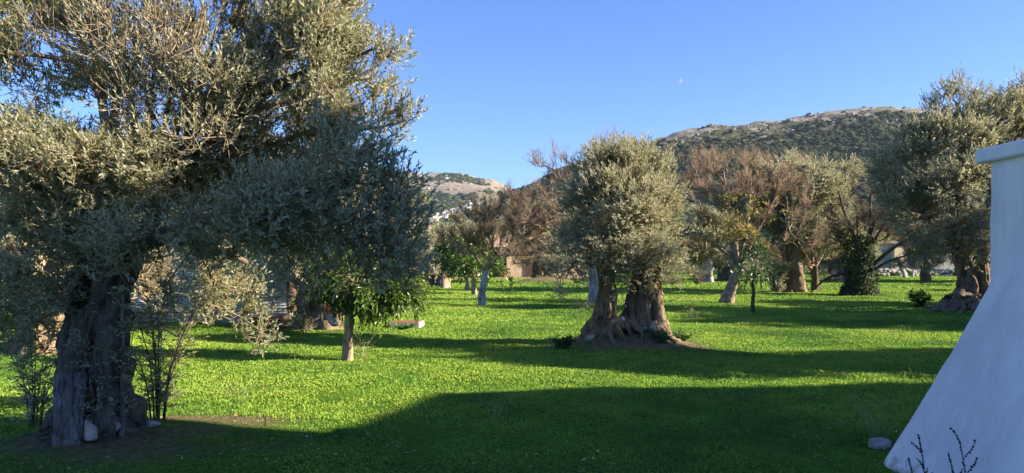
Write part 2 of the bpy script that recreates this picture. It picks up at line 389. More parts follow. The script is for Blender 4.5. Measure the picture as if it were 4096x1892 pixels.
# ================================================================== SETTING
def axis(n, a, ext):
    t = np.linspace(-1, 1, n); return np.sinh(t * a) / math.sinh(a) * ext
gx_ = axis(330, 5.6, 3000); t = np.linspace(0, 1, 420)
gy_ = -40 + 46 * np.minimum(t / .08, 1) ** 1 + np.sinh(np.maximum(t - .08, 0) / .92 * 5.6) / math.sinh(5.6) * 4200
X, Y = np.meshgrid(gx_, gy_); Zg = gh(X, Y) * np.clip(1.5 - np.hypot(X, Y) / 200, 0, 1)
ny, nx = X.shape; ii = np.arange((ny - 1) * nx).reshape(ny - 1, nx)[:, :-1].ravel()
GQ = np.stack([ii, ii + 1, ii + nx + 1, ii + nx], 1)
SOIL = []   # bare patches: x, y, rx, ry, strength
for (dx, dy, rx, ry, s) in [(560, 1068, 1.0, .35, 1.0), (640, 1130, .7, .35, .75), (480, 1160, 1.2, .3, .5), (245, 1130, 1.0, .8, 1.1), (1585, 872, 1.25, 1.2, 1.8),
                            (700, 822, 1.6, .9, 1.0), (810, 818, 1.1, .6, .9), (880, 905, .5, .3, .6), (1690, 865, .55, .35, 1.0), (1850, 765, .9, .9, .7), (2420, 790, 1.3, .9, 1.0), (1372, 716, 2.6, 2.2, 1.2),
                            (1030, 815, .7, .5, .5), (1780, 712, 3.0, 2.0, .9), (1990, 735, 2.5, 2, .9), (2150, 745, 1.6, 1.2, .9), (2440, 765, 2.5, 1.2, .7)]:
    x, y = og(dx, dy); SOIL.append((x, y, rx, ry, s))
def soil(x, y):
    r = np.zeros(np.shape(x))
    for (a, b, rx, ry, s) in SOIL: r = np.maximum(r, s * np.exp(-(((x - a) / rx) ** 2 + ((y - b) / ry) ** 2)))
    return np.clip((r + (n2(x, y, 3.0, 21, 3) - .5) * .5 - .35) * 3, 0, 1) * (r > .12)
m, t_, b_, o_ = M('meadow_ground')
v = tex_coord(t_); at1 = nd(t_, 'ShaderNodeAttribute', attribute_name='soil')
ga = ramp(t_, noise(t_, v, .5, 4), [(.3, (.05, .13, .010)), (.7, (.11, .24, .018))])
gb = ramp(t_, noise(t_, v, 22, 6, .75), [(.35, (.30, .30, .30)), (.62, (1.35, 1.35, 1.2))])
g_ = mixc(t_, 1.0, ga, gb, 'MULTIPLY')
s_ = ramp(t_, noise(t_, v, 14, 7, .7), [(.3, (.06, .042, .025)), (.5, (.17, .12, .075)), (.72, (.33, .24, .15))])
t_.links.new(mixc(t_, at1.outputs['Fac'], g_, s_), b_.inputs['Base Color']); b_.inputs['Roughness'].default_value = .95; b_.inputs['Specular IOR Level'].default_value = .1
bump(t_, noise(t_, v, 30, 6, .8), b_, .9, .04)
sv = soil(X, Y) * (np.hypot(X, Y) < 80)
tag(mk('ground', np.stack([X, Y, Zg], -1), GQ, m, smooth=True, attrs={'soil': sv.ravel()}), kind='structure')

# ---- hills
def hill(name, prof, Yr, Y0, xr, nxx, nyy, seed, amp, mat, pw):
    px = Z([p[0] for p in prof], float) * 1.59006; py = Z([p[1] for p in prof], float) * 1.59006
    hx = (px - CX) / F * Yr; horizon = CY + 94; hz = EYE + (horizon - py) / F * Yr
    xs = np.linspace(xr[0], xr[1], nxx); ts = np.linspace(0, 1.35, nyy)
    Xh, Th = np.meshgrid(xs, ts); Yh = Y0 + (Yr - Y0) * Th
    H = np.interp(Xh, hx, hz)
    g = np.where(Th <= 1, np.clip(Th, 0, 1) ** pw, 1 - (Th - 1) * .9)
    nn = fbm(np.stack([Xh, Yh, Xh * 0], -1) / (Yr * .12), seed, 5) - .5
    rid = 1 - 2 * np.abs(fbm(np.stack([Xh, Yh * .6, Xh * 0], -1) / (Yr * .16), seed + 9, 4) - .5)
    env = np.clip(np.sin(np.clip(Th, 0, 1) * math.pi) * 1.3, 0, 1)
    Zh = H * g + H * env * (nn * amp - (1 - rid) * amp * .8) - 1.5
    edge = (np.abs(Th - 1) < .2) * (fbm(np.stack([Xh, Yh, Xh * 0], -1) / (Yr * .012), seed + 3, 3) - .5) * H.max() * .045
    Zh = Zh + edge
    i = np.arange((nyy - 1) * nxx).reshape(nyy - 1, nxx)[:, :-1].ravel()
    tag(mk(name, np.stack([Xh, Yh, Zh], -1), np.stack([i, i + 1, i + nxx + 1, i + nxx], 1), mat, smooth=True, attrs={'h': np.clip(Th, 0, 1.2).ravel()}), kind='structure')
    return xs, Yh[:, 0], Zh, H
def hillmat(name, rock, rock2, scrub, scrub2, a, b, sc):
    m, t, bs, o = M(name); v = tex_coord(t); at_ = nd(t, 'ShaderNodeAttribute', attribute_name='h')
    rk = ramp(t, noise(t, v, sc * 4, 8, .75), [(.35, rock2), (.6, rock)]); sb = ramp(t, noise(t, v, sc * 3, 8, .75), [(.38, scrub), (.62, scrub2)])
    mm = nd(t, 'ShaderNodeMath', operation='MULTIPLY_ADD'); t.links.new(noise(t, v, sc, 8, .72), mm.inputs[0]); mm.inputs[1].default_value = 1.1; t.links.new(at_.outputs['Fac'], mm.inputs[2])
    f = ramp(t, mm.outputs[0], [(0, (0, 0, 0)), (1, (1, 1, 1))])
    mr = nd(t, 'ShaderNodeMapRange'); t.links.new(mm.outputs[0], mr.inputs[0]); mr.inputs[1].default_value = a; mr.inputs[2].default_value = b
    t.links.new(mixc(t, mr.outputs[0], sb, rk), bs.inputs['Base Color']); bs.inputs['Roughness'].default_value = .95; bs.inputs['Specular IOR Level'].default_value = .05
    bump(t, noise(t, v, sc * 5, 8, .8), bs, 1.0, 4.0); return m
HR = hillmat('rocky_hillside', (.29, .265, .225), (.13, .115, .085), (.03, .042, .018), (.075, .08, .04), 1.38, 1.56, .012)
HL = hillmat('far_hillside', (.30, .26, .20), (.19, .155, .11), (.06, .065, .04), (.15, .125, .085), .95, 1.35, .009)
profR = [(1100, 640), (1190, 590), (1240, 530), (1290, 476), (1330, 462), (1400, 424), (1500, 394), (1560, 372), (1620, 358), (1680, 337), (1750, 318), (1800, 313), (1850, 311), (1900, 304), (1960, 299), (2000, 291), (2060, 281), (2100, 272), (2160, 265), (2200, 264), (2280, 266), (2400, 290), (2576, 335), (2800, 420), (3200, 560), (3800, 640)]
profL = [(-1600, 600), (-800, 520), (0, 470), (500, 440), (900, 425), (1000, 430), (1044, 433), (1100, 432), (1150, 434), (1200, 444), (1240, 451), (1262, 462), (1290, 474), (1330, 492), (1400, 520), (1550, 560), (1900, 610), (2400, 645)]
xsR, ysR, ZR, HRr = hill('hill_right', profR, 1000.0, 330.0, (-420, 1900), 420, 200, 4, .13, HR, 1.2)
xsL, ysL, ZL, HLl = hill('hill_far', profL, 2300.0, 900.0, (-3400, 1400), 420, 150, 14, .16, HL, 1.1)
def hz_at(xs, ys, Zh, x, y):
    fx = np.clip((x - xs[0]) / (xs[1] - xs[0]), 0, len(xs) - 1.001); fy = np.clip((y - ys[0]) / (ys[1] - ys[0]), 0, len(ys) - 1.001)
    i = fx.astype(int); j = fy.astype(int); u = fx - i; w_ = fy - j
    return Zh[j, i] * (1 - u) * (1 - w_) + Zh[j, i + 1] * u * (1 - w_) + Zh[j + 1, i] * (1 - u) * w_ + Zh[j + 1, i + 1] * u * w_
def ico():
    import bmesh; bm = bmesh.new(); bmesh.ops.create_icosphere(bm, subdivisions=2, radius=1)
    V = Z([v.co[:] for v in bm.verts]); T = Z([[v.index for v in f.verts] for f in bm.faces]); bm.free(); return V, T
IV_, IT_ = ico()
def blobs(name, P, r, mat, label, squash=.75):
    n = len(P); k = len(IV_); V = np.repeat(IV_[None], n, 0)
    nn = fbm((V * 1.4 + P[:, None] * .37).reshape(-1, 3), 31, 2).reshape(n, k, 1)
    V = V * (.55 + nn * .9) * r[:, None, None] * np.array([1, 1, squash]) * U(.8, 1.25, n, 1, 3) + P[:, None]
    T = (IT_[None] + np.arange(n)[:, None, None] * k).reshape(-1, 3)
    return tag(mk(name, V, T, mat, fattrs={'v': np.repeat(U(0, 1, n), len(IT_))}), label, 'shrubs', kind='stuff')
def bushmat(name, stops, bs=3.0, sc=1.2):
    m, t, b, o = M(name); a = nd(t, 'ShaderNodeAttribute', attribute_name='v'); v = tex_coord(t)
    c = ramp(t, a.outputs['Fac'], stops); n = noise(t, v, sc, 6, .8)
    t.links.new(mixc(t, 1.0, c, ramp(t, n, [(.3, (.45,) * 3), (.7, (1.5,) * 3)]), 'MULTIPLY'), b.inputs['Base Color']); b.inputs['Roughness'].default_value = .9; b.inputs['Specular IOR Level'].default_value = .1
    bump(t, n, b, 1, bs); return m
MQ = bushmat('maquis', [(0, (.022, .032, .018)), (.5, (.036, .056, .024)), (.85, (.062, .082, .036)), (1, (.12, .105, .065))])
def scatter_hill(xs, ys, Zh, n, xr, seed, dens):
    x = U(xr[0], xr[1], n); ty = U(0.25, 1.0, n); y = ys[0] + (ys[-1] - ys[0]) / 1.35 * ty
    d = dens(x, y, ty); k = d > U(0, 1, n); x, y = x[k], y[k]
    return np.stack([x, y, hz_at(xs, ys, Zh, x, y)], -1), ty[k]
PR, tr = scatter_hill(xsR, ysR, ZR, 42000, (-330, 900), 2, lambda x, y, t: np.clip((n2(x, y, .010, 41, 4) - .16 - np.clip(t - .83, 0, 1) * 2.6) * 9, 0.08, 1) * np.where(t > .93, .25, 1))
blobs('maquis_shrubs', PR, rng.lognormal(.75, .42, len(PR)) * (1.15 - .45 * tr), MQ, 'dark green maquis bushes covering the middle of the rocky hill')
PL_, tl_ = scatter_hill(xsL, ysL, ZL, 16000, (-1200, 350), 3, lambda x, y, t: np.clip((n2(x, y, .006, 51, 4) - .40 - np.clip(t - .6, 0, 1) * .45) * 9, 0.01, 1))
blobs('far_shrubs', PL_, U(3.5, 8.5, len(PL_)), MQ, 'scattered dark bushes on the far pale hill')

RK = bushmat('hill_rock', [(0, (.16, .145, .12)), (1, (.36, .335, .29))], 1.0, .8)
RR, trr = scatter_hill(xsR, ysR, ZR, 16000, (-330, 900), 2, lambda x, y, t: np.clip((t - .80) * 5, 0, 1) * np.clip((n2(x, y, .02, 45, 4) - .42) * 8, .05, 1))
o = blobs('hill_rocks', RR, rng.lognormal(.1, .5, len(RR)), RK, 'pale grey rock outcrops along the crest of the right hill', .9); o['category'] = 'rocks'
RR, trr = scatter_hill(xsL, ysL, ZL, 9000, (-1200, 350), 2, lambda x, y, t: np.clip((t - .4) * 3, 0, 1) * np.clip((n2(x, y, .01, 46, 4) - .48) * 8, .03, 1))
o = blobs('far_hill_rocks', RR, rng.lognormal(.9, .4, len(RR)), RK, 'pale rocks scattered over the far hill', .6); o['category'] = 'rocks'
# ---- moon: half of a far sphere, its sunlight painted as emission
m, t_, b_, o_ = M('moon_glow'); em = nd(t_, 'ShaderNodeEmission'); em.inputs[0].default_value = (.52, .68, 1, 1); em.inputs[1].default_value = .27; t_.links.new(em.outputs[0], o_.inputs[0])
mc = at(1710, 203, 9000); th = np.linspace(-math.pi / 2, math.pi / 2, 24); mr_ = 33.0
V = []
for a in th:
    for q in np.linspace(-.12, 1, 9):
        V.append([mr_ * math.cos(a) * q, -mr_ * math.sqrt(max(0, 1 - min(1, q * q))) * math.cos(a), mr_ * math.sin(a)])
V = Z(V); V = np.stack([V[:, 0] * .94 + V[:, 2] * .34, V[:, 1], V[:, 2] * .94 - V[:, 0] * .34], 1) + mc
i = np.arange(23 * 9).reshape(23, 9)[:, :-1].ravel()
tag(mk('moon', V, np.stack([i, i + 1, i + 10, i + 9], 1), m, smooth=True), 'small pale half moon in the clear blue sky', 'moon')

# ================================================================== WHITE BUILDING with flared base
m, t_, b_, o_ = M('whitewashed_plaster'); v = tex_coord(t_); vs = tex_coord(t_, (1, 1, .35))
c = ramp(t_, noise(t_, vs, 2.2, 5, .65), [(.3, (.82, .785, .75)), (.62, (.93, .89, .85))])
sp = ramp(t_, noise(t_, v, 75, 4, .8), [(.30, (.50, .45, .47)), (.46, (1, 1, 1))]); mk_ = ramp(t_, noise(t_, vs, 1.6, 4), [(.42, (0, 0, 0)), (.6, (.85,) * 3)])
c = mixc(t_, mk_, c, mixc(t_, 1.0, c, sp, 'MULTIPLY')); lg = ramp(t_, noise(t_, vs, .9, 6, .7), [(.40, (.80, .80, .84)), (.60, (1, 1, 1))]); c = mixc(t_, 1.0, c, lg, 'MULTIPLY')
pk = ramp(t_, noise(t_, vs, 1.3, 5, .7, .5), [(.50, (0, 0, 0)), (.66, (.55,) * 3)]); c = mixc(t_, pk, c, (.74, .67, .68))
sx_ = nd(t_, 'ShaderNodeSeparateXYZ'); t_.links.new(v, sx_.inputs[0]); ma = nd(t_, 'ShaderNodeMath', operation='MULTIPLY_ADD'); t_.links.new(noise(t_, v, 7, 6, .7), ma.inputs[0]); ma.inputs[1].default_value = .55; t_.links.new(sx_.outputs[2], ma.inputs[2])
c = mixc(t_, ramp(t_, ma.outputs[0], [(.22, (.8,) * 3), (.36, (0, 0, 0))]), c, (.20, .18, .13))
t_.links.new(c, b_.inputs['Base Color']); b_.inputs['Roughness'].default_value = .92; b_.inputs['Specular IOR Level'].default_value = .1
bump(t_, noise(t_, v, 60, 5, .75), b_, .55, .012); WH = m
wb = empty('white_building', (4.3, 4.0, 0), 'whitewashed stone building with flared sloping base and projecting roof slab', 'building')
o3 = Z([4.3, 4.0, 0])
# outline of the far corner, swept along the left wall and round the far end
def flare(zz, top): f = np.clip(zz / top, 0, 1); return .93 * (1 - f ) ** 1.04
ns, nz = 110, 60; V = []
zs = np.concatenate([np.linspace(-.1, 2.2, nz - 8), np.linspace(2.25, 2.53, 8)])
path = []   # (x, y, outward nx, ny, flare top)
yaw = -.0
for y in np.linspace(-3, 6.35, 70): path.append((4.02 + (6.35 - y) * (-.006), y, -1, 0, 1.52 + np.clip((6.35 - y) * .75, 0, .75)))
for a in np.linspace(0, 1, 16)[1:]: an = a * math.pi / 2; path.append((4.02 + .05 * (1 - math.cos(an)), 6.35 + .05 * math.sin(an), -math.cos(an), math.sin(an), 1.52))
for x in np.linspace(4.12, 8.5, 24): path.append((x, 6.40, 0, 1, 1.52))
for (x, y, ax, ay, tp) in path:
    for z in zs:
        k = flare(z, tp) + (float(0))
        V.append([x + ax * k, y + ay * k * .35 if ay and ax == 0 else y + ay * k * .35, z])
V = Z(V); nn = fbm(V * 1.3, 71, 4) - .5; V[:, 0] += nn * .06 + (fbm(V * 5, 72, 3) - .5) * .02; V[:, 1] += nn * .03; V = V - o3
nzz = len(zs); i = np.arange((len(path) - 1) * nzz).reshape(-1, nzz)[:, :-1].ravel()
mk('wall', V, np.stack([i, i + nzz, i + nzz + 1, i + 1], 1), WH, wb, smooth=True)
# projecting slab, slightly rounded edges
P = at(2466, 414, 6.55); P2 = at(2576, 374, 5.62); 
zb = 2.525; mb = MB()
ring = []
for (dz, inn) in [(0, .0), (.012, -.012), (.10, -.012), (.118, .0)]:
    ring.append([[3.98 + inn, 6.47 - inn, zb + dz], [3.98 + inn, -3.2 + inn, zb + dz], [9 - inn, -3.2 + inn, zb + dz], [9 - inn, 6.47 - inn, zb + dz]])
V = Z(ring).reshape(-1, 3) - o3; Q = [[0, 1, 2, 3]]
for k in range(3): Q += [[k * 4 + a, k * 4 + 4 + a, k * 4 + 4 + (a + 1) % 4, k * 4 + (a + 1) % 4] for a in range(4)]
Q.append([15, 14, 13, 12]); mb.add(V, Q); mb.build('roof_slab', WH, wb)
# unseen block added right of the frame, its plan shaped to cast the meadow shadow
LS = 8.0 / math.tan(EL); ox, oy = LS * math.cos(PHI), -LS * math.sin(PHI)
poly = [(6 + ox, 10.6 + oy), (-1.0 + ox, 9.7 + oy), (-1.8 + ox, 7.5 + oy)]
yb = poly[2][1] - math.tan(PHI) * (poly[2][0] - 9.2); yb = poly[2][1] + math.tan(PHI) * (poly[2][0] - 9.2) - .1
poly += [(9.2, yb), (9.2, -9), (6 + ox, -9)]
V = [(x, y, z) for z in (0, 8.0) for (x, y) in poly]; k = len(poly)
mk('shadow_block', Z(V) - o3, [[[a, (a + 1) % k, k + (a + 1) % k, k + a] for a in range(k)], [list(range(k, 2 * k))]], WH, wb)
# ================================================================== TREES
def base(dx, dy):
    x, y = og(dx, dy); return Z([x, y, float(gh(x, y))])
def W(loc, *pts): return [at(*p) - loc for p in pts]
def stem(loc, pts, radii, lobes=3, nz=.5):
    P = W(loc, *pts); P[0][2] = min(P[0][2], -.08); return (P, radii, lobes, nz)

# ---- the big old olive on the left, close to the camera
b = base(245, 1118)
T1 = empty('old_olive_tree', b, 'huge old olive tree with dark gnarled trunk, its crown filling the upper left', 'olive tree')
def flareroots(mb): roots(mb, Z([-.05, 0, -.02]), .34, 12, .32, 3, .06, z=.09, org=b)
trunk_mesh(T1, [stem(b, [(252, 1120, 7.15), (248, 1000, 7.15), (240, 880, 7.1), (262, 790, 7.15), (300, 700, 7.1), (345, 620, 7.0)], [.33, .285, .27, .25, .21, .16, .12], 6, .9),
                stem(b, [(225, 1120, 7.3), (205, 980, 7.3), (190, 850, 7.3), (215, 750, 7.3), (235, 660, 7.25), (232, 570, 7.3)], [.27, .19, .155, .13, .11, .09], 4, .8),
                stem(b, [(295, 1120, 7.2), (292, 1000, 7.2), (285, 880, 7.2), (295, 780, 7.2)], [.20, .13, .12, .10], 3, .8)], BKD, n=170, rings=190, extra=flareroots)
lb = [limb(W(b, (345, 620, 7.0), (430, 590, 6.8), (500, 560, 6.6), (600, 535, 6.4), (760, 520, 6.2)), .10, .03),
      limb(W(b, (330, 640, 7.0), (400, 520, 7.2), (440, 420, 7.3), (520, 280, 7.3), (600, 120, 7.4)), .10, .03),
      limb(W(b, (232, 570, 7.3), (260, 430, 7.4), (290, 280, 7.5), (300, 100, 7.6)), .08, .025),
      limb(W(b, (232, 590, 7.3), (170, 520, 7.2), (90, 470, 7.0), (10, 380, 6.9)), .07, .025),
      limb(W(b, (430, 420, 7.3), (560, 330, 7.2), (680, 220, 7.2), (800, 170, 7.2)), .055, .02),
      limb(W(b, (420, 500, 7.2), (560, 430, 7.5), (700, 350, 7.6), (900, 330, 7.6), (1040, 300, 7.5)), .05, .007),
      limb(W(b, (640, 240, 7.2), (780, 190, 7.2), (880, 150, 7.2), (985, 100, 7.1)), .05, .006),
      limb(W(b, (450, 600, 7.2), (540, 620, 7.8), (620, 660, 8.4)), .07, .03)]
for k_, (x0, x1) in enumerate([(300, 270), (330, 340), (370, 400), (400, 470), (430, 520), (350, 300), (450, 560), (280, 220), (480, 600)]):
    lb.append(limb(W(b, (330 + k_ * 8, 520, 7.3), (x0, 380, 7.35 + .05 * (k_ % 3)), ((x0 + x1) / 2, 200, 7.4), (x1, 20, 7.45)), .035, .012))
lo = [lob(b, 90, 400, 6.9, 150, 110, .75, 1.15), lob(b, 270, 420, 6.8, 130, 90, .6, 1.05), lob(b, 380, 380, 6.9, 90, 70, .5, .9), lob(b, 70, 600, 6.9, 150, 130, .7, .9),
      lob(b, 30, 760, 7.4, 110, 90, .4, .8), lob(b, 80, 700, 6.9, 110, 90, .4, .8), lob(b, 250, 600, 6.55, 130, 60, .3, .7), lob(b, 310, 660, 6.6, 70, 50, .3, .3), lob(b, 60, 850, 7.6, 90, 50, .4, .5), lob(b, 450, 760, 7.6, 80, 80, .3, .4), lob(b, 640, 560, 6.8, 150, 80, .5, .7), lob(b, 650, 480, 7.0, 150, 90, .5, .7), lob(b, 700, 330, 7.2, 170, 100, .5, .6), lob(b, 460, 320, 7.0, 150, 110, .4, .4), lob(b, 180, 540, 6.7, 120, 90, .5, .8), lob(b, 330, 560, 6.5, 90, 90, .4, .7),
      lob(b, 120, 130, 7.4, 190, 120, .8, .36), lob(b, 380, 130, 7.6, 170, 160, .8, .18), lob(b, 30, 10, 7.4, 130, 100, .8, .7),
      lob(b, 740, 150, 7.2, 150, 130, .7, 1.1), lob(b, 820, 60, 7.2, 80, 90, .6, 1.05), lob(b, 620, 60, 7.2, 140, 120, .7, .6), lob(b, 560, 250, 7.2, 160, 120, .6, .5), lob(b, 790, 260, 7.2, 110, 90, .6, .9),
      lob(b, 560, 420, 7.4, 180, 90, .6, .7), lob(b, 740, 400, 7.5, 150, 110, .6, .6), 
      lob(b, 800, 540, 6.25, 230, 110, .55, 1.15), lob(b, 980, 560, 6.2, 95, 85, .4, 1.25), lob(b, 880, 430, 6.2, 110, 110, .35, 1.15), lob(b, 860, 340, 6.2, 45, 55, .2, 1.2), lob(b, 940, 640, 6.3, 120, 60, .35, 1.0), lob(b, 740, 640, 6.3, 150, 75, .4, 1.0),
      lob(b, 560, 560, 6.5, 130, 90, .4, .8), lob(b, 440, 480, 6.8, 120, 80, .4, .7),
      lob(b, 600, 740, 8.3, 90, 110, .45, .8), lob(b, 655, 820, 8.2, 35, 50, .25, .9), lob(b, 520, 700, 8.0, 70, 70, .4, .4),
      lob(b, 985, 110, 7.1, 45, 70, .25, .28), lob(b, 1020, 310, 7.4, 60, 55, .25, .55), lob(b, 930, 300, 7.5, 80, 60, .3, .5), lob(b, 930, 200, 7.3, 60, 60, .3, .45), lob(b, 960, 90, 7.2, 60, 60, .3, .5), lob(b, 1000, 250, 7.4, 60, 60, .3, .4),
      (-1.2, .2, 4.6, 1.3, 1.0, .7, .4), (.5, .2, 4.8, 1.6, 1.0, .7, .3), (2.0, .2, 4.6, 1.0, .9, .6, .35), (-.6, 1.3, 3.0, 1.4, .5, 1.0, .2), (.8, 1.4, 2.8, 1.4, .5, 1.0, .2)]
nl = olive_parts(T1, lb, lo, 66, 21, 12, .052, .0150, .25, .165, OL, TWL, r0=.0045, seed=1, base=.5, rad=.0022, out=.45, up=.6, spread=1.0)
tl_ = [lob(b, 120, 110, 7.2, 180, 110, .5, .8), lob(b, 330, 150, 6.75, 170, 150, .35, 1.2), lob(b, 500, 150, 6.8, 120, 150, .35, 1.1), lob(b, 380, 20, 7.2, 200, 70, .5, .8), lob(b, 480, 340, 6.75, 150, 70, .35, .9), lob(b, 650, 280, 7.4, 120, 110, .4, .8), lob(b, 60, 240, 7.3, 100, 60, .4, 1.0), lob(b, 250, 40, 7.5, 120, 70, .5, 1.2)]
olive_parts(T1, lb, tl_, 34, 17, 5, .052, .014, .30, .28, OL, TWL, r0=.003, seed=9, base=.5, rad=.0028, up=.8, gap=0, twigname='inner_twigs')
print('leaves left tree', nl)
mb = MB(); P = W(b, (172, 1135, 6.72), (172, 1090, 6.72), (176, 1030, 6.74), (180, 938, 6.78)); P[0][2] = -.15
V, Q, T = tube(spline(P, 50), np.interp(np.linspace(0, 1, 50), [0, .2, .5, 1], [.19, .135, .118, .12]), 90, .6, 5, 4, cap=False); mb.add(V, Q)
top = V[-90:]; mb.add(np.concatenate([top, top.mean(0)[None] - [0, 0, .02]]), T=[[j, (j + 1) % 90, 90] for j in range(90)])
tag(mb.build('cut_stem', BKG, T1, smooth=True), 'sawn-off dead grey stem at the foot of the trunk')

# ---- the pollarded olive with two stems in the middle
b = base(1585, 872)
T2 = empty('pollarded_olive_tree', b, 'twin-stemmed ancient olive with rounded grey-green crown and spreading roots in mid meadow', 'olive tree')
def ct_roots(mb):
    roots(mb, Z([-.35, -.05, -.01]), .34, 16, .62, 11, .075, z=.08, org=b); roots(mb, Z([.35, .05, -.01]), .42, 18, .55, 12, .07, z=.08, org=b)
    roots(mb, Z([-.30, -.2, .02]), .2, 7, .85, 14, .08, a0=2.8, a1=4.7, z=.08, org=b)
trunk_mesh(T2, [stem(b, [(1500, 862, 14.9), (1518, 800, 14.9), (1520, 740, 14.9), (1515, 670, 14.9), (1508, 600, 14.9)], [.30, .17, .13, .125, .12, .11], 4, .8),
                stem(b, [(1532, 862, 14.8), (1532, 800, 14.8), (1536, 740, 14.8), (1532, 680, 14.8)], [.22, .15, .13, .11], 4, .9),
                stem(b, [(1618, 868, 15.1), (1618, 800, 15.1), (1620, 740, 15.1), (1622, 680, 15.1), (1625, 600, 15.2)], [.50, .38, .35, .33, .30], 8, .95),
                stem(b, [(1590, 868, 15.0), (1588, 800, 15.0), (1596, 740, 15.0), (1606, 690, 15.0)], [.22, .15, .14, .1], 3, .7),
                stem(b, [(1652, 868, 14.95), (1650, 800, 14.95), (1648, 740, 14.95), (1650, 680, 15.0)], [.24, .15, .15, .12], 3, .7),
                stem(b, [(1622, 866, 14.78), (1620, 810, 14.8), (1626, 740, 14.85), (1630, 690, 14.9)], [.2, .14, .13, .1], 3, .7)], BKC, n=80, rings=90, extra=ct_roots)
lb = [limb(W(b, (1508, 620, 14.9), (1480, 560, 15.0), (1460, 500, 15.0)), .12, .05), limb(W(b, (1512, 640, 14.9), (1530, 560, 15), (1540, 450, 15)), .12, .04),
      limb(W(b, (1625, 640, 15.2), (1600, 540, 15.2), (1580, 430, 15.1)), .15, .04), limb(W(b, (1630, 640, 15.2), (1650, 560, 15.2), (1670, 450, 15.1)), .12, .04), limb(W(b, (1505, 650, 14.8), (1460, 650, 14.6), (1430, 680, 14.5)), .05, .02)]
lo = [lob(b, 1540, 430, 14.9, 85, 75), lob(b, 1600, 420, 15.1, 75, 65), lob(b, 1650, 470, 15, 60, 75), lob(b, 1480, 480, 14.9, 70, 75), lob(b, 1570, 520, 14.7, 105, 90), lob(b, 1455, 560, 14.9, 60, 75), lob(b, 1670, 560, 15, 50, 80),
      lob(b, 1550, 385, 15, 55, 32, dn=1.1), lob(b, 1600, 375, 15, 35, 20), lob(b, 1660, 400, 15, 35, 25), lob(b, 1600, 620, 14.7, 100, 50), lob(b, 1500, 620, 14.6, 80, 45), lob(b, 1680, 640, 14.9, 40, 50), lob(b, 1620, 680, 14.5, 70, 35, dn=.6), lob(b, 1430, 700, 14.3, 38, 55, dn=.8), lob(b, 1410, 640, 14.5, 35, 50, dn=.6), lob(b, 1560, 700, 14.6, 25, 40, dn=.35), lob(b, 1450, 740, 14.3, 35, 35, dn=.6), lob(b, 1460, 650, 14.6, 50, 50, dn=.7), lob(b, 1640, 620, 14.5, 70, 45, dn=.9), lob(b, 1530, 680, 14.55, 45, 35, dn=.6), lob(b, 1630, 700, 14.5, 55, 40, dn=.5), lob(b, 1690, 680, 14.8, 35, 35, dn=.6),
      lob(b, 1545, 500, 15.8, 120, 110, .5)]
nl = olive_parts(T2, lb, lo, 60, 12, 11, .070, .0185, .22, .22, OLG, TWL, r0=.006, seed=2, base=.55, rad=.003, up=.6, gap=0)
print('leaves centre tree', nl)

# ---- the tall olive beside the white building
b = base(2420, 792)
T3 = empty('tall_olive_tree', b, 'tall olive tree with thick twisted root, rising beside the white building', 'olive tree')
def rt_roots(mb):
    roots(mb, Z([0, 0, -.02]), .55, 14, 1.0, 21, .13, z=.12, org=b)
    V, Q, T = tube(spline(W(b, (2440, 735, 24.5), (2400, 760, 24.3), (2370, 778, 24.2), (2335, 790, 24.2)), 30), np.linspace(.34, .06, 30), 20, .5, 4, 3); mb.add(V, Q, T)
trunk_mesh(T3, [stem(b, [(2450, 800, 24.8), (2440, 750, 24.8), (2432, 700, 24.8), (2420, 640, 24.8), (2410, 560, 24.8)], [.62, .42, .35, .31, .25], 6, .8),
                stem(b, [(2475, 800, 24.6), (2470, 740, 24.6), (2462, 700, 24.6), (2470, 600, 24.7)], [.42, .28, .25, .2], 4, .7)], BK, n=80, rings=80, extra=rt_roots)
lb = [limb(W(b, (2415, 600, 24.8), (2370, 520, 24.8), (2330, 430, 24.8), (2300, 340, 24.8)), .2, .06), limb(W(b, (2410, 580, 24.8), (2420, 470, 24.8), (2420, 350, 24.8), (2410, 260, 24.8)), .22, .06), limb(W(b, (2470, 620, 24.7), (2490, 500, 24.7), (2510, 370, 24.7)), .2, .06), limb(W(b, (2380, 540, 24.8), (2300, 540, 24.4), (2250, 500, 24.3)), .1, .04)]
lo = [lob(b, 2420, 270, 24.8, 75, 75), lob(b, 2330, 330, 24.8, 70, 65), lob(b, 2400, 380, 24.3, 110, 95), lob(b, 2270, 420, 24.8, 75, 70), lob(b, 2300, 500, 24.5, 90, 75), lob(b, 2400, 520, 24.3, 90, 80), lob(b, 2500, 300, 24.8, 90, 85), lob(b, 2500, 430, 24.6, 80, 90), lob(b, 2560, 270, 24.8, 70, 80, dn=.7),
      lob(b, 2460, 620, 24.3, 45, 60), lob(b, 2370, 610, 24.3, 50, 50, dn=.8), lob(b, 2340, 570, 24.3, 70, 50, dn=.8), lob(b, 2280, 345, 24.8, 45, 50, dn=.6), lob(b, 2380, 235, 24.8, 30, 30, dn=.8), lob(b, 2540, 210, 24.8, 45, 25, dn=.5), lob(b, 2440, 560, 24, 50, 60), lob(b, 2620, 400, 24.8, 90, 150, dn=.6)]
nl = olive_parts(T3, lb, lo, 8.5, 18, 9, .105, .031, .42, .36, OL, TWL, r0=.012, seed=3, base=.5, rad=.006, up=.5)
print('leaves right tree', nl)

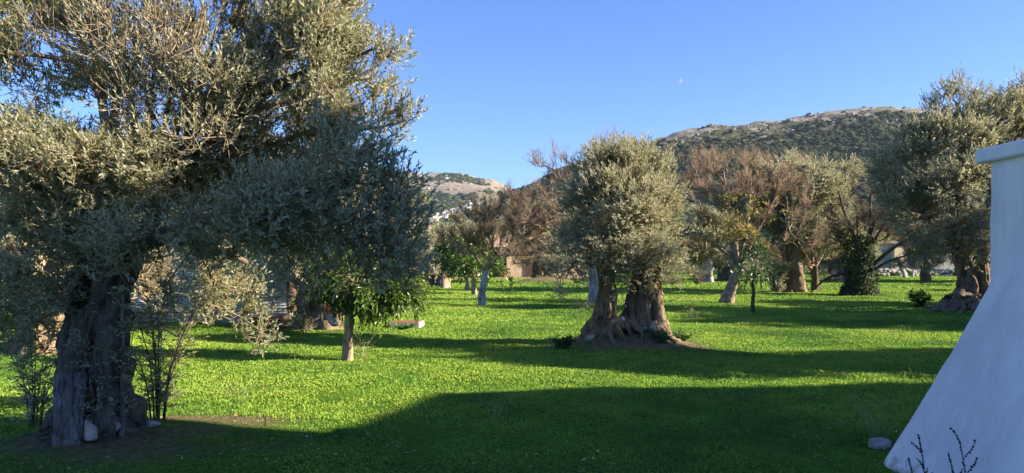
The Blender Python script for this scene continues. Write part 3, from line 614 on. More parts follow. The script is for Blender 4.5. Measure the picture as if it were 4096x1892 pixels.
# ---- generic olives for the middle distance
def olive_tree(name, label, dx, dy, tr, H, cw, leafm=OLG, bark=BK, seed=0, ll=.13, lw=.042, stems=2, per=3.2, base_=.5, group=None, loc=None, nsh=20, dn=1.0, low=.28):
    """an olive of height H and crown half-width cw on a thick fluted trunk"""
    b = base(dx, dy) if loc is None else Z(loc, float); rg = np.random.default_rng(seed + 100)
    root = empty(name, b, label, 'olive tree', group); st = []; lb = []
    for k in range(stems):
        a = rg.uniform(0, 6.28); o = tr * .55 * (k > 0); x, y = math.cos(a) * o, math.sin(a) * o; hh = H * low * rg.uniform(1, 1.25)
        st.append(([Z([x, y, -.1]), Z([x * 1.1, y * 1.1, hh * .35]), Z([x * 1.4 + rg.uniform(-.1, .1), y, hh * .7]), Z([x * 2, y * 2, hh * 1.15])], [tr * 1.3, tr * .9, tr * .82, tr * .75] if k == 0 else [tr * .8, tr * .6, tr * .5, tr * .45], 7, .95))
        for q in range(3 if k == 0 else 2):
            a2 = rg.uniform(0, 6.28); e = Z([x * 2 + math.cos(a2) * cw * .5, y * 2 + math.sin(a2) * cw * .5, H * rg.uniform(.6, .82)])
            s = Z([x * 2, y * 2, hh]); lb.append(limb([s, s * .5 + e * .5 + Z([math.cos(a2), math.sin(a2), 0]) * cw * .1, e], tr * .4, .05, 6))
    trunk_mesh(root, st, bark, n=48, rings=40, extra=lambda mb: roots(mb, Z([0, 0, .03]), tr, 12, tr * .9, seed, tr * .16, z=.10, org=b))
    lo = [(0, 0, H * .66, cw * .72, cw * .72, H * .26, dn)]
    for q in range(16):
        a = q * 2.4 + rg.uniform(-.4, .4); rr = cw * rg.uniform(.45, .72); zz = H * rg.uniform(.27, .86)
        lo.append((math.cos(a) * rr, math.sin(a) * rr, zz, cw * rg.uniform(.28, .45), cw * rg.uniform(.28, .45), H * rg.uniform(.10, .17), dn))
    olive_parts(root, lb, lo, per, nsh, 7, ll, lw, .42, .42, leafm, TWL, r0=.02, seed=seed, base=base_, rad=.009)
    return root
G = 'olive trees standing about the meadow'
A1 = olive_tree('olive_tree', 'broad olive tree with massive fluted trunk behind the slim dark citrus sapling', 1985, 735, .56, 7.9, 4.0, OLG, BKC, 5, stems=3, group=G, ll=.15, lw=.05, per=3.0, low=.33)
A2 = olive_tree('olive_tree', 'olive tree with bricks and white stones heaped against its brown trunk', 800, 826, .46, 4.6, 2.4, OLG, BK, 6, stems=2, group=G, ll=.09, lw=.027, per=8, nsh=18)
A3 = olive_tree('olive_tree', 'olive tree with pinkish trunk glimpsed left of the huge old olive', 115, 885, .5, 4.2, 2.3, OLG, BKC, 7, stems=2, group=G, ll=.08, lw=.025, per=8, dn=.8)
A4 = olive_tree('olive_tree', 'olive tree on a dark earth mound in front of the cream house', 1372, 712, .75, 6.6, 3.3, OL, BKC, 8, stems=2, group=G, ll=.16, lw=.055, per=3.0)
A5 = olive_tree('olive_tree', 'small dark-trunked olive tree with a pale stump beside it', 1098, 722, .62, 4.1, 2.4, OLG, BKD, 9, stems=2, group=G, ll=.16, lw=.055, per=2.6)
A6 = olive_tree('olive_tree', 'olive tree with one sunlit pale trunk above dry weeds', 1778, 712, .36, 5.6, 3.0, OL, BKW, 10, stems=1, group=G, ll=.17, lw=.06, per=2.6)
A7 = olive_tree('olive_tree', 'olive tree with grey hollow trunk just behind the leaning trunk', 1832, 706, .6, 6.2, 3.4, OLG, BKG, 12, stems=2, group=G, ll=.18, lw=.06, per=2.6)

# ---- winter-bare deciduous trees
def bare_tree(name, label, cat, dx, dy, pts, radii, limbs_, lobes_, bark, per, leaves=None, seed=0, twm=TWB, nt1=9, nt2=5, tl=.55, rad=.0085, r0=.010, group=None):
    b = base(dx, dy); root = empty(name, b, label, cat, group)
    trunk_mesh(root, [stem(b, pts, radii, 3, .35)], bark, n=40, rings=50)
    bare_parts(root, [limb(W(b, *p), a * .75, c * .75) for (p, a, c) in limbs_], [lob(b, *l[:5], **(l[5] if len(l) > 5 else {})) for l in lobes_], per, nt1, nt2, tl, twm, r0=r0, rad=rad, seed=seed, leaves=leaves)
    return root
GB = 'bare mulberry trees of the meadow'
bare_tree('mulberry_tree', 'bare mulberry tree with whitewashed forked trunk and wide low brown crown', 'mulberry tree', 1214, 766,
          [(1212, 768, 29), (1214, 735, 29), (1218, 705, 29), (1224, 680, 29)], [.17, .135, .12, .12],
          [([(1222, 690, 29), (1228, 660, 29), (1240, 620, 29), (1235, 560, 29)], .10, .04), ([(1224, 685, 29), (1245, 650, 29), (1290, 615, 29), (1350, 600, 29)], .10, .04), ([(1222, 688, 29), (1200, 650, 29), (1170, 620, 29), (1130, 600, 29)], .08, .03), ([(1226, 680, 29), (1250, 640, 28), (1300, 640, 27.5), (1330, 640, 27)], .06, .03)],
          [(1200, 570, 29, 75, 60), (1290, 570, 29, 85, 65), (1240, 530, 29, 70, 45), (1360, 590, 29, 70, 60), (1140, 610, 29, 50, 45), (1320, 640, 28, 60, 35), (1330, 520, 29.5, 70, 40), (1215, 620, 30, 90, 30), (1390, 630, 29, 40, 40)], BKW, 5.5, (.10, .1, .07, YL, lambda P: (P[:, 0] < .5) * 1.0), 1, TWB, group=GB)
bare_tree('mulberry_tree', 'tall bare mulberry tree whose twigs rise behind the twin-stemmed olive crown', 'mulberry tree', 1494, 768,
          [(1494, 770, 28), (1495, 735, 28), (1492, 700, 28), (1488, 660, 28)], [.24, .19, .17, .16],
          [([(1488, 665, 28), (1470, 600, 28), (1440, 500, 28), (1400, 430, 28)], .13, .04), ([(1488, 665, 28), (1490, 560, 28), (1490, 450, 28), (1480, 380, 28)], .12, .04), ([(1488, 660, 28), (1540, 560, 28), (1560, 450, 28), (1570, 400, 28)], .10, .04), ([(1480, 620, 28), (1430, 590, 28), (1370, 570, 28), (1330, 560, 28)], .08, .03)],
          [(1400, 430, 28, 55, 45, dict(dn=1.6)), (1470, 405, 28, 50, 40, dict(dn=1.6)), (1355, 410, 28, 28, 20, dict(dn=2.5)), (1530, 380, 28, 50, 30, dict(dn=1.6)), (1420, 480, 28, 80, 40), (1400, 520, 28, 75, 50), (1340, 560, 28, 60, 50), (1450, 560, 28, 60, 50), (1560, 430, 28, 60, 40)], BKW, 5.0, None, 2, TWB, group=GB, nt1=6)
bare_tree('mulberry_tree', 'mulberry tree with leaning brown trunk and last yellow-green leaves', 'mulberry tree', 1828, 762,
          [(1826, 764, 30), (1838, 730, 30), (1850, 700, 30), (1862, 670, 30)], [.27, .20, .19, .2],
          [([(1856, 680, 30), (1830, 640, 30), (1790, 610, 30), (1740, 580, 30)], .12, .04), ([(1858, 675, 30), (1850, 600, 30), (1830, 500, 30), (1820, 430, 30)], .13, .04), ([(1862, 670, 30), (1900, 590, 30), (1950, 500, 30), (1970, 430, 30)], .12, .04), ([(1862, 672, 30), (1920, 640, 30), (1990, 600, 30)], .09, .04), ([(1856, 672, 30), (1880, 560, 29), (1890, 450, 29)], .1, .04)],
          [(1750, 520, 30, 50, 70), (1830, 460, 30, 75, 60), (1910, 450, 30, 80, 60), (1770, 590, 30, 60, 50), (1860, 560, 29.5, 80, 70), (1960, 520, 30, 70, 70), (2000, 590, 30, 60, 50), (1780, 430, 30, 60, 40), (1740, 610, 29.5, 45, 40), (1920, 620, 29.5, 60, 30)], BKP, 4.6, (.62, .11, .085, YL, lambda P: np.clip(1.25 - np.abs(P[:, 0] + .2) / 2.2, 0, 1) * (P[:, 2] < 4.3) * (fbm(P * .8, 3, 2) > .46)), 3, TWB, group=GB)
bare_tree('mulberry_tree', 'reddish-brown bare mulberry tree between the leaning trunk and the broad olive', 'mulberry tree', 2052, 730,
          [(2052, 732, 42), (2050, 700, 42), (2046, 670, 42)], [.3, .22, .2],
          [([(2046, 675, 42), (2000, 600, 42), (1950, 500, 42), (1930, 440, 42)], .14, .05), ([(2046, 675, 42), (2040, 560, 42), (2050, 470, 42)], .13, .05), ([(2046, 680, 42), (2090, 600, 42), (2110, 540, 42)], .12, .05), ([(2046, 680, 42), (1960, 600, 40), (1900, 560, 39)], .12, .05)],
          [(1880, 450, 40, 80, 50), (1980, 440, 41, 80, 55), (1960, 540, 40, 80, 70), (2050, 560, 41, 70, 70), (1900, 560, 39, 60, 50), (2060, 640, 41, 50, 40), (1780, 440, 40, 60, 40)], BKD, 2.1, None, 4, TWB, group=GB, tl=.8, rad=.011, r0=.016)
TI = bare_tree('ivy_clad_tree', 'bare tree with ivy-smothered trunk and a long bough leaning to the right', 'tree', 2160, 742,
          [(2162, 745, 36), (2160, 710, 36), (2160, 680, 36), (2165, 640, 36)], [.62, .44, .40, .3],
          [([(2165, 660, 36), (2150, 600, 36), (2120, 520, 36), (2110, 480, 36)], .16, .05), ([(2170, 660, 36), (2190, 580, 36), (2190, 500, 36), (2210, 440, 36)], .15, .05), ([(2175, 690, 36), (2215, 650, 35.5), (2270, 610, 35), (2340, 585, 34.5)], .17, .05), ([(2170, 700, 36), (2230, 660, 35), (2290, 640, 34.5)], .12, .04), ([(2160, 690, 36), (2120, 690, 36.5), (2080, 700, 36.5), (2040, 735, 36.5)], .12, .05), ([(2168, 650, 36), (2230, 560, 36), (2270, 520, 36)], .12, .04)],
          [(2150, 540, 36, 60, 65), (2210, 520, 36, 65, 60), (2260, 570, 36, 65, 50), (2180, 600, 35.5, 75, 50), (2310, 600, 35, 60, 35), (2120, 600, 36, 50, 55), (2340, 560, 35, 40, 35), (2200, 455, 36, 35, 25, dict(dn=.7)), (2090, 700, 36.5, 30, 12, dict(dn=.5))], BKD, 2.6, (.12, .12, .09, YL, lambda P: (P[:, 2] < 3.4) * 1.0), 5, TWD, tl=.75, rad=.010, r0=.014)
lv = Leaves(); n = 6000; th = U(0, 6.28, n); zz = U(-.1, 1, n) ** 1.2 * 2.9; zz = np.nan_to_num(zz, nan=.05); zz[:2600] = U(0, .45, 2600); rr = .46 + .3 * U(0, 1, n) + .55 * np.exp(-zz / .25) * U(0, 1, n) + (fbm(np.stack([th, zz, zz], -1), 5, 2) - .5) * .5
ofs = at(2162, 745, 36) - Z(TI.location); P = np.stack([np.cos(th) * rr + ofs[0], np.sin(th) * rr + ofs[1], np.maximum(zz, .03)], -1); N = norm(np.stack([np.cos(th), np.sin(th), U(-.2, .6, n)], -1) + rdir(n) * .4)
D = norm(np.cross(N, rdir(n)) + Z([0, 0, -.3])); lv.add(P, D, N, .11, .10, .45 + U(-.35, .4, n), fold=.1); lv.build('ivy', IV, TI)

# ---- citrus trees
def citrus(name, label, dx, dy, d, pts, radii, lobes_, per, bark, ll, lw, seed, leafm=OR, nsh=8, rad=.004, base_=.42, cr=.22, forks=3):
    b = base(dx, dy); root = empty(name, b, label, 'citrus tree', None)
    trunk_mesh(root, [stem(b, pts, radii, 2, .22)], bark, n=32, rings=40)
    top = at(*pts[-1]) - b; lo = [lob(b, *l[:5], **(l[5] if len(l) > 5 else {})) for l in lobes_]; lb = []
    for k in range(forks):
        e = Z(lo[k % len(lo)][:3]); lb.append(limb([top - Z([0, 0, .03]), top * .5 + e * .5 + Z([0, 0, .05]), e], radii[-1] * .7, .012, 6))
    T, C = lobe_points(lo, per, 1, seed); P0, P1, ra, rb, tp, td = grow(lb, T, .005)
    n = len(tp) * nsh; i = np.repeat(np.arange(len(tp)), nsh); P = tp[i] + rdir(n) * (U(0, 1, n) ** .5 * cr)[:, None]; cen = T.mean(0)
    D = norm(norm(P - cen) * .8 + rdir(n) * .6 + Z([0, 0, .15])); lv = Leaves(); segs = []
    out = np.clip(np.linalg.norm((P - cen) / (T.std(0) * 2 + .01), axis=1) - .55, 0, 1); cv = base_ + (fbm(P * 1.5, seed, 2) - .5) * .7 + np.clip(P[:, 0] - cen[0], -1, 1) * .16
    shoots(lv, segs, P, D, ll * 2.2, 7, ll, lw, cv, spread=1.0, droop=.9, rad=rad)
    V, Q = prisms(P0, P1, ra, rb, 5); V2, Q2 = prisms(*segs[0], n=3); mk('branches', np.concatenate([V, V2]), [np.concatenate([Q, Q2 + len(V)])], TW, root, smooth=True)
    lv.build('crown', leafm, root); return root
citrus('orange_tree', 'small orange tree with straight pale trunk and drooping glossy leaves in front of the grove', 875, 906, 12.9,
       [(875, 908, 12.9), (876, 870, 12.9), (879, 830, 12.9), (878, 795, 12.9)], [.11, .088, .08, .078], [(900, 700, 12.9, 120, 80), (815, 720, 12.9, 70, 70), (1000, 735, 12.7, 60, 50), (960, 690, 12.9, 75, 55), (860, 760, 12.8, 60, 40), (930, 770, 12.6, 60, 25, dict(dn=.8)), (900, 640, 13, 90, 50), (1015, 722, 12.7, 30, 24), (770, 740, 12.8, 35, 35), (1040, 700, 12.8, 40, 40), (950, 775, 12.5, 28, 16)], 46, BKP, .082, .034, 31, nsh=12)
citrus('citrus_tree', 'slim young citrus tree with dark leafy top standing in the tree shadow', 1895, 787, 24.1,
       [(1895, 789, 24.1), (1894, 760, 24.1), (1896, 735, 24.1), (1893, 712, 24.1)], [.07, .06, .06, .05], [(1900, 665, 24.1, 38, 40), (1890, 640, 24.1, 30, 28), (1912, 625, 24.1, 22, 18), (1915, 690, 24.1, 28, 22), (1878, 690, 24.1, 18, 18)], 16, BKD, .14, .05, 32, DG, nsh=7, rad=.006)
citrus('citrus_tree', 'young citrus tree with short lit trunk, left of the two beyond the whitewashed mulberry', 1176, 730, 42,
       [(1176, 731, 42), (1177, 712, 42), (1176, 695, 42)], [.13, .12, .11], [(1165, 660, 42, 45, 35), (1140, 640, 42, 40, 30), (1190, 640, 42, 45, 35), (1155, 615, 42, 55, 30)], 4.5, BKP, .2, .09, 33, OR, nsh=9, rad=.01, cr=.32)
citrus('citrus_tree', 'young citrus tree with short lit trunk, right of the two beyond the whitewashed mulberry', 1194, 742, 36.6,
       [(1194, 743, 36.6), (1193, 720, 36.6), (1194, 700, 36.6)], [.14, .12, .11], [(1200, 665, 36.6, 45, 35), (1230, 650, 36.6, 35, 35), (1180, 640, 36.6, 50, 35), (1240, 680, 36.6, 25, 25)], 5.5, BKP, .18, .08, 34, OR, nsh=9, rad=.01, cr=.3)
# ================================================================== GROVE BEHIND
FAR = 'distant olive trees closing the meadow'; protos = [A1, A4, A5, A6, A7]; rg = np.random.default_rng(5)
FB = 'distant bare trees closing the meadow'; bp = [o for o in bpy.data.objects if o.name.startswith('mulberry_tree') and o.parent is None]
rows = []
for (d0, nn_, x0, x1) in [(60, 11, -34, 44), (74, 15, -44, 54), (92, 19, -56, 66), (116, 24, -70, 84)]:
    for k in range(nn_): rows.append((x0 + (x1 - x0) * (k + rg.uniform(.1, .9)) / nn_, d0 + rg.uniform(-5, 5)))
for (x, y) in rows:
    sx = x / y * F + CX; sx /= 1.59006
    if y < 84 and 1215 < sx < 1500 and y < 78: continue
    if y < 84 and 2180 < sx < 2420: continue
    if y < 90 and 1040 < sx < 1300: continue
    if 2 < x < 27 and 62 < y < 80 and rg.random() < .8: continue
    if rg.random() < .2: copy_tree(bp[rg.integers(len(bp))], (x, y, -.05), rg.uniform(0, 6.28), rg.uniform(.9, 1.3), 'bare brown tree in the far tree line behind the meadow', FB)
    else: copy_tree(protos[rg.integers(5)], (x, y, -.05), rg.uniform(0, 6.28), rg.uniform(.85, 1.25), 'grey-green olive tree in the far tree line behind the meadow', FAR)
for (dx, dy, k, rz, sc, lab) in [(350, 726, 2, 1.0, .95, 'olive tree far behind the corrugated metal shed'), (640, 722, 1, 2.0, .8, 'olive tree far behind the small orange tree, left of the dark-trunked one'),
                                 (930, 716, 2, 4.0, .9, 'olive tree standing between the orange tree and the far dark-trunked olive'), (60, 724, 3, 3.0, .9, 'olive tree at the left edge of the photo, deep in the grove')]:
    copy_tree(protos[k], base(dx, dy), rz, sc, lab, G)
# a tall olive out of the frame on the right, whose shade falls across the middle of the meadow
q_ = copy_tree(A1, (11.6, 11.0, 0), 1.2, 1, 'olive tree beyond the white building whose shade crosses the meadow'); q_.scale = (.5, .62, .78)
q_ = copy_tree(A1, (17.2, 10.4, 0), 2.9, 1, 'second olive tree beyond the white building, shading the far side'); q_.scale = (.5, .5, .8)
for k, (x, y) in enumerate([(22.0, 19.5), (24.5, 26.0), (30, 31.5), (36, 38), (42, 46), (30, 24)]): copy_tree(protos[k % 5], (x, y, 0), k * 1.3, 1.0, 'olive tree of the row out of sight behind the white building', 'olive row behind the white building')
for (dx, dy, k, rz, sc, lab) in [(2330, 712, 0, 1.5, .62, 'small olive tree behind the tall one, before the tumbled stone wall'), (1660, 712, 3, 2.2, .8, 'olive tree deep behind the right edge of the twin-stemmed olive crown'), (2110, 708, 1, .6, .85, 'olive tree deep behind the ivy-clad tree')]:
    copy_tree(protos[k], base(dx, dy), rz, sc, lab, G)

lv = Leaves(); n = 26000; x = U(-75, 90, n); y = 96 + U(0, 14, n) + (n2(x, x * 0, .08, 81, 2) - .5) * 16; z = U(0, 1, n) ** 1.3 * (1.2 + 3.2 * n2(x, y, .12, 82, 3)) + gh(x, y)
lv.add(np.stack([x, y, z], -1), rdir(n), rdir(n), .55 * U(.6, 1.3, n), .34, .4 + U(-.35, .4, n)); tag(lv.build('undergrowth', OLG), 'dim hedge-like undergrowth closing the far end of the meadow', 'undergrowth', kind='stuff')
# ================================================================== GRASS
def blades(cells):
    PV = []; vv = []
    for (y0, y1, s, dens) in cells:
        xm = .70 * y1 + 1.2; n = int((y1 - y0) * 2 * xm * dens); y = U(y0, y1, n); x = U(-xm, xm, n)
        k = (np.abs(x) < .70 * y + 1.2) & ((x < 3.15) | (y > 6.8) | (x < 3.2 + 0)); x, y = x[k], y[k]
        k = U(0, 1, len(x)) > soil(x, y) * .93; x, y = x[k], y[k]
        if y1 < 24: cl = n2(x, y, 5.5, 61, 2); k = U(0, 1, len(x)) < np.clip((cl - .28) * 4, .35, 1); x, y = x[k], y[k]
        z = gh(x, y); n = len(x)
        hh = s * (.35 + 1.5 * n2(x, y, 1.6, 62, 3)) * U(.5, 1.35, n); P = np.stack([x, y, z - .004], -1)
        tall = U(0, 1, n) < .004 * (y1 < 20); hh = np.where(tall, hh * 3.5, hh)
        wd = s * U(.35, .75, n) * np.where(tall, .35, 1); a = U(0, 6.28, n); sd_ = np.stack([np.cos(a), np.sin(a), np.zeros(n)], -1)
        up = norm(np.stack([rng.normal(size=n) * .75, rng.normal(size=n) * .75, np.ones(n)], -1))
        PV.append(np.stack([P - sd_ * wd[:, None] * .25, P + up * hh[:, None] * .6 + sd_ * wd[:, None] * .6, P + up * hh[:, None] + rdir(n) * s * .1, P + up * hh[:, None] * .55 - sd_ * wd[:, None] * .6], 1).reshape(-1, 3))
        big = n2(x, y, .45, 63, 3); vv.append(.42 + (big - .5) * 1.5 + (n2(x, y, 3.5, 64, 2) - .5) * .45 + U(-.13, .13, n))
    V = np.concatenate(PV); n = len(V) // 4; print('blades', n)
    return mk('grass', V, np.arange(n * 4).reshape(-1, 4), GR, fattrs={'v': np.clip(np.concatenate(vv), 0, 1)})
FL = leafmat('fallen_leaf', [(0, (.12, .07, .03)), (.6, (.34, .22, .08)), (1, (.55, .45, .2))], trans=.1)
lv = Leaves(); n = 5200; y = 5 + 38 * U(0, 1, n) ** 1.6; x = U(-.75, .72, n) * y; k = (x < 3) | (y > 7); x, y = x[k], y[k]
k = (n2(x, y, .5, 91, 2) > .5) | (soil(x, y) > .3); x, y = x[k], y[k]; n = len(x)
lv.add(np.stack([x, y, gh(x, y) + U(.004, .022, n)], -1), norm(rdir(n) * Z([1, 1, .25])), norm(rdir(n) * .4 + Z([0, 0, 1])), U(.03, .07, n), U(.015, .035, n), U(0, 1, n), fold=.15)
tag(lv.build('fallen_leaves', FL), 'fallen yellow-brown leaves lying on the meadow and bare soil', 'fallen leaves', kind='stuff')
tag(blades([(4.6, 7.5, .023, 4600), (7.5, 10, .025, 3600), (10, 14, .029, 2500), (14, 20, .036, 1450), (20, 30, .048, 620), (30, 45, .068, 260), (45, 80, .10, 90)]), 'short bright green clover and grass covering the meadow', 'grass', kind='stuff')

# ================================================================== BUILDINGS
cream = plain('cream_render', (.55, .42, .26), (.66, .52, .34), 1.5, .9, .1); peach = plain('peach_render', (.56, .40, .27), (.68, .50, .35), 1.5, .9, .1)
tile = plain('clay_tile', (.30, .12, .06), (.45, .21, .11), 3, .85, .4); dark = plain('dark_opening', (.012, .012, .014), (.03, .028, .03), 3, .6, .1)
wdk = plain('dark_timber', (.06, .035, .025), (.13, .08, .05), 5, .8, .4, stretch=(1, 1, 6)); whi = plain('white_paint', (.62, .62, .62), (.74, .74, .74), 4, .7, .1)
terra = plain('terracotta', (.20, .09, .06), (.32, .16, .10), 6, .8, .2); stone = plain('field_stone', (.20, .18, .15), (.42, .38, .32), 2.2, .95, .9)
pale = plain('pale_stone', (.24, .21, .17), (.46, .41, .33), 7, .95, .9); gstone = plain('grey_stone', (.18, .175, .165), (.40, .39, .37), 9, .95, 1.0)
hl = empty('cream_house', (3.3, 74, 0), 'low cream and peach rendered house behind the grove with dark open porch', 'house')
mb = MB(); mb.box((-2.3, 0, 1.45), (3.0, 5, 2.9)); mb.build('wall', cream, hl)
MB().box((1.55, .35, 1.4), (4.68, 4.6, 2.8)).build('side_wing', peach, hl)
mb = MB(); mb.box((-4.9, 1.2, 1.35), (2.15, 2.5, 2.7)); mb.build('porch', wdk, hl)
MB().box((-4.9, -.10, 1.05), (1.7, .08, 2.1)).build('porch_shade_panel', dark, hl); MB().box((-4.25, -.18, 1.0), (.35, .06, 1.9)).build('door', whi, hl)  # near-black panel paints the shade inside the porch
MB().box((1.2, -2.0, 1.5), (1.1, .08, 1.0)).build('window', dark, hl); MB().box((-1.6, -2.54, 1.0), (.8, .08, 1.9)).build('door', wdk, hl)
mb = MB()
V = [(-6.2, -2.9, 2.92), (4.2, -2.9, 2.92), (4.2, 3.0, 2.92), (-6.2, 3.0, 2.92), (-5.6, 0, 4.2), (3.6, 0, 4.2)]; mb.add(V, [[0, 1, 5, 4], [2, 3, 4, 5]], [[1, 2, 5], [3, 0, 4]]); mb.add(Z(V)[:4] - [0, 0, .02], [[0, 3, 2, 1]]); mb.build('roof', plain('faded_roof_tile', (.24, .17, .12), (.36, .27, .20), 3, .9, .3), hl)
mb = MB(); mb.box((0, 0, .03), (13, 2.4, .16)); o = mb.build('terrace', plain('terrace_tile', (.34, .22, .17), (.48, .34, .27), 3), None); o.location = (1.2, 69.6, 0); tag(o, kind='structure')
def pot(loc, h, label):
    r = empty('terracotta_jar', loc, label, 'jar'); prof = [(.0, .55), (.1, .62), (.35, .9), (.6, 1.0), (.8, .8), (.9, .55), (.93, .62), (1.0, .64), (1.0, .5), (.9, .42)]
    mb = MB(); th = np.arange(20) * 2 * math.pi / 20; V = Z([[math.cos(a) * q * h * .42, math.sin(a) * q * h * .42, z * h] for z, q in prof for a in th]); j = np.arange(20)
    mb.add(V, np.concatenate([np.stack([i * 20 + j, i * 20 + (j + 1) % 20, (i + 1) * 20 + (j + 1) % 20, (i + 1) * 20 + j], 1) for i in range(len(prof) - 1)])); mb.build('body', terra, r, True)
pp = at(1352, 690, 68.8); pot((pp[0], 69.2, .11), 1.25, 'big terracotta jar standing against the cream house beside the olive mound'); pp = at(1268, 690, 69.2); pot((pp[0], 69.3, .11), .95, 'small terracotta jar at the dark porch corner of the cream house')

# corrugated metal shed behind the left olive
m, t_, b_, o_ = M('corrugated_metal'); v = tex_coord(t_); c = ramp(t_, noise(t_, v, 1.3, 4), [(.4, (.42, .46, .44)), (.62, (.56, .58, .55))]); c = mixc(t_, ramp(t_, noise(t_, v, 4, 6), [(.62, (0, 0, 0)), (.7, (.8,) * 3)]), c, (.30, .20, .13))
t_.links.new(c, b_.inputs['Base Color']); b_.inputs['Metallic'].default_value = .3; b_.inputs['Roughness'].default_value = .5; CM = m
sh = empty('metal_shed', (-7.9, 20.2, 0), 'shed of pale horizontally corrugated metal sheets behind the huge old olive', 'shed')
def sheet(x0, x1, z0, z1, y, name='metal_sheet', par=sh):
    zz = np.linspace(z0, z1, int((z1 - z0) / .0127) + 1); yy = y + .018 * np.sin(zz / .076 * 2 * math.pi); n = len(zz)
    V = np.concatenate([np.stack([np.full(n, x0), yy, zz], -1), np.stack([np.full(n, x1), yy, zz], -1), np.stack([np.full(n, x0), yy + .003, zz], -1), np.stack([np.full(n, x1), yy + .003, zz], -1)]); i = np.arange(n - 1)
    mk(name, V, [np.stack([i, n + i, n + i + 1, i + 1], 1), np.stack([2 * n + i, 2 * n + i + 1, 3 * n + i + 1, 3 * n + i], 1)], CM, par, smooth=True)
sheet(-2.5, -.35, .32, 1.25, 0); sheet(-.4, 1.9, .30, 1.22, .03); sheet(-2.45, -.2, 1.22, 1.98, -.03); sheet(-.25, 1.85, 1.20, 2.0, 0.01)
for x in (-2.5, -.3, 1.9): MB().box((x, .14, 1.0), (.1, .1, 2.2)).build('post', wdk, sh)
MB().box((-.3, 1.4, .14), (4.6, 2.8, .28)).build('plinth', stone, sh); MB().box((-.3, 1.5, 1.1), (4.3, 2.2, 1.75)).build('back_wall', wdk, sh); mb = MB(); mb.box((-.3, 1.25, 2.12), (4.9, 3.1, .05), tilt=0); mb.build('roof', CM, sh)

# stone house in the shade on the right, with its terrace wall
sh2 = empty('stone_house', (44.5, 83, 0), 'old whitish stone house with dark double door, shaded behind the ivy-clad tree', 'house')
lime = plain('old_limewash', (.22, .21, .20), (.48, .46, .44), 1.2, .95, .6)
MB().box((1.2, 2, 1.9), (10.5, 4, 3.2)).build('wall', lime, sh2); MB().box((-.5, -.06, 1.75), (1.6, .08, 2.3)).build('door', dark, sh2)
for k in range(5): MB().box((-1.15 + k * .32, -.14, 2.45), (.05, .04, .8)).build('door_bar', whi, sh2)
MB().box((-2.6, -.45, 1.9), (1.0, .8, 2.6)).build('sunlit_patch', cream, sh2); MB().box((-2.4, -.06, 3.1), (.8, .07, .5)).build('window', plain('blue_paint', (.10, .2, .42), (.2, .32, .55), 4, .6, .1), sh2)  # cream block paints the sunlit patch of the side wall
mb = MB(); mb.box((1.2, 2, 3.62), (11.2, 4.8, .2)); mb.build('roof', stone, sh2)
def stones(mb, n, x0, x1, y0, y1, z0, z1, s0, s1, rg):
    for k in range(n):
        s = rg.uniform(s0, s1); V = IV_ * (0.75 + .5 * fbm(IV_ * 1.1 + k * 3.1, 3, 2)[:, None]); V = np.sign(V) * np.abs(V) ** .8
        mb.add(V * s * Z([rg.uniform(.8, 1.4), rg.uniform(.7, 1), rg.uniform(.55, .85)]) + Z([rg.uniform(x0, x1), rg.uniform(y0, y1), rg.uniform(z0, z1)]), T=IT_)
mb = MB(); stones(mb, 260, -5.5, 6, -.35, .35, .05, .72, .14, .30, np.random.default_rng(4)); o = mb.build('dry_stone_wall', stone); o.location = (42, 77.5, 0); tag(o, 'low tumbled dry stone wall on the shaded lawn before the old stone house', 'stone wall')
p = at(2270, 700, 72); o = MB()
for pts, r in (([(2285, 722, 72), (2275, 690, 72), (2262, 660, 72)], [.34, .26, .22]), ([(2300, 722, 72), (2296, 690, 72), (2303, 660, 72)], [.16, .11, .09])):
    V, Q, T = tube(spline([at(*q) for q in pts], 20), np.interp(np.linspace(0, 1, 20), [0, .5, 1], r), 14, .4, 3, 2); o.add(V, Q, T)
tag(o.build('dead_trunk', BKW, smooth=True), 'bleached forked dead trunk leaning in front of the low stone wall', 'tree trunk')

vw_ = plain('village_white', (.42, .41, .39), (.54, .53, .51), .3, .8, .05)
# white village on the far hillside
rg = np.random.default_rng(12); vill = []
for k in range(46):
    f = rg.uniform(0, 1) ** .8; dx = 1078 + 138 * f; dy = 560 - 46 * f + rg.uniform(-9, 7) * (1.1 - f * .7); vill.append((dx, dy))
for k, (dx, dy) in enumerate(vill):
    # found where the sight line meets the far hillside
    for d in np.linspace(950, 2250, 240):
        q = at(dx, dy, d)
        if hz_at(xsL, ysL, ZL, q[0:1], q[1:2])[0] > q[2]: break
    wx, wh = rg.uniform(6, 13), rg.uniform(5, 9); r = empty('village_house', q, 'tiny white flat-roofed house in the village on the far hillside', 'house', 'white village houses on the far hillside', rg.uniform(-.5, .5))
    mb = MB(); mb.box((0, 0, wh / 2 - 3), (wx, 9, wh + 6)); mb.box((wx * .15, 0, wh + .3), (wx * .5, 5, 2.4)); mb.build('wall', vw_, r)
    mb = MB()
    for wv in range(3): mb.box((-wx * .32 + wv * wx * .3, -4.55, wh * .5), (1.3, .12, 1.8))
    mb.build('windows', dark, r)

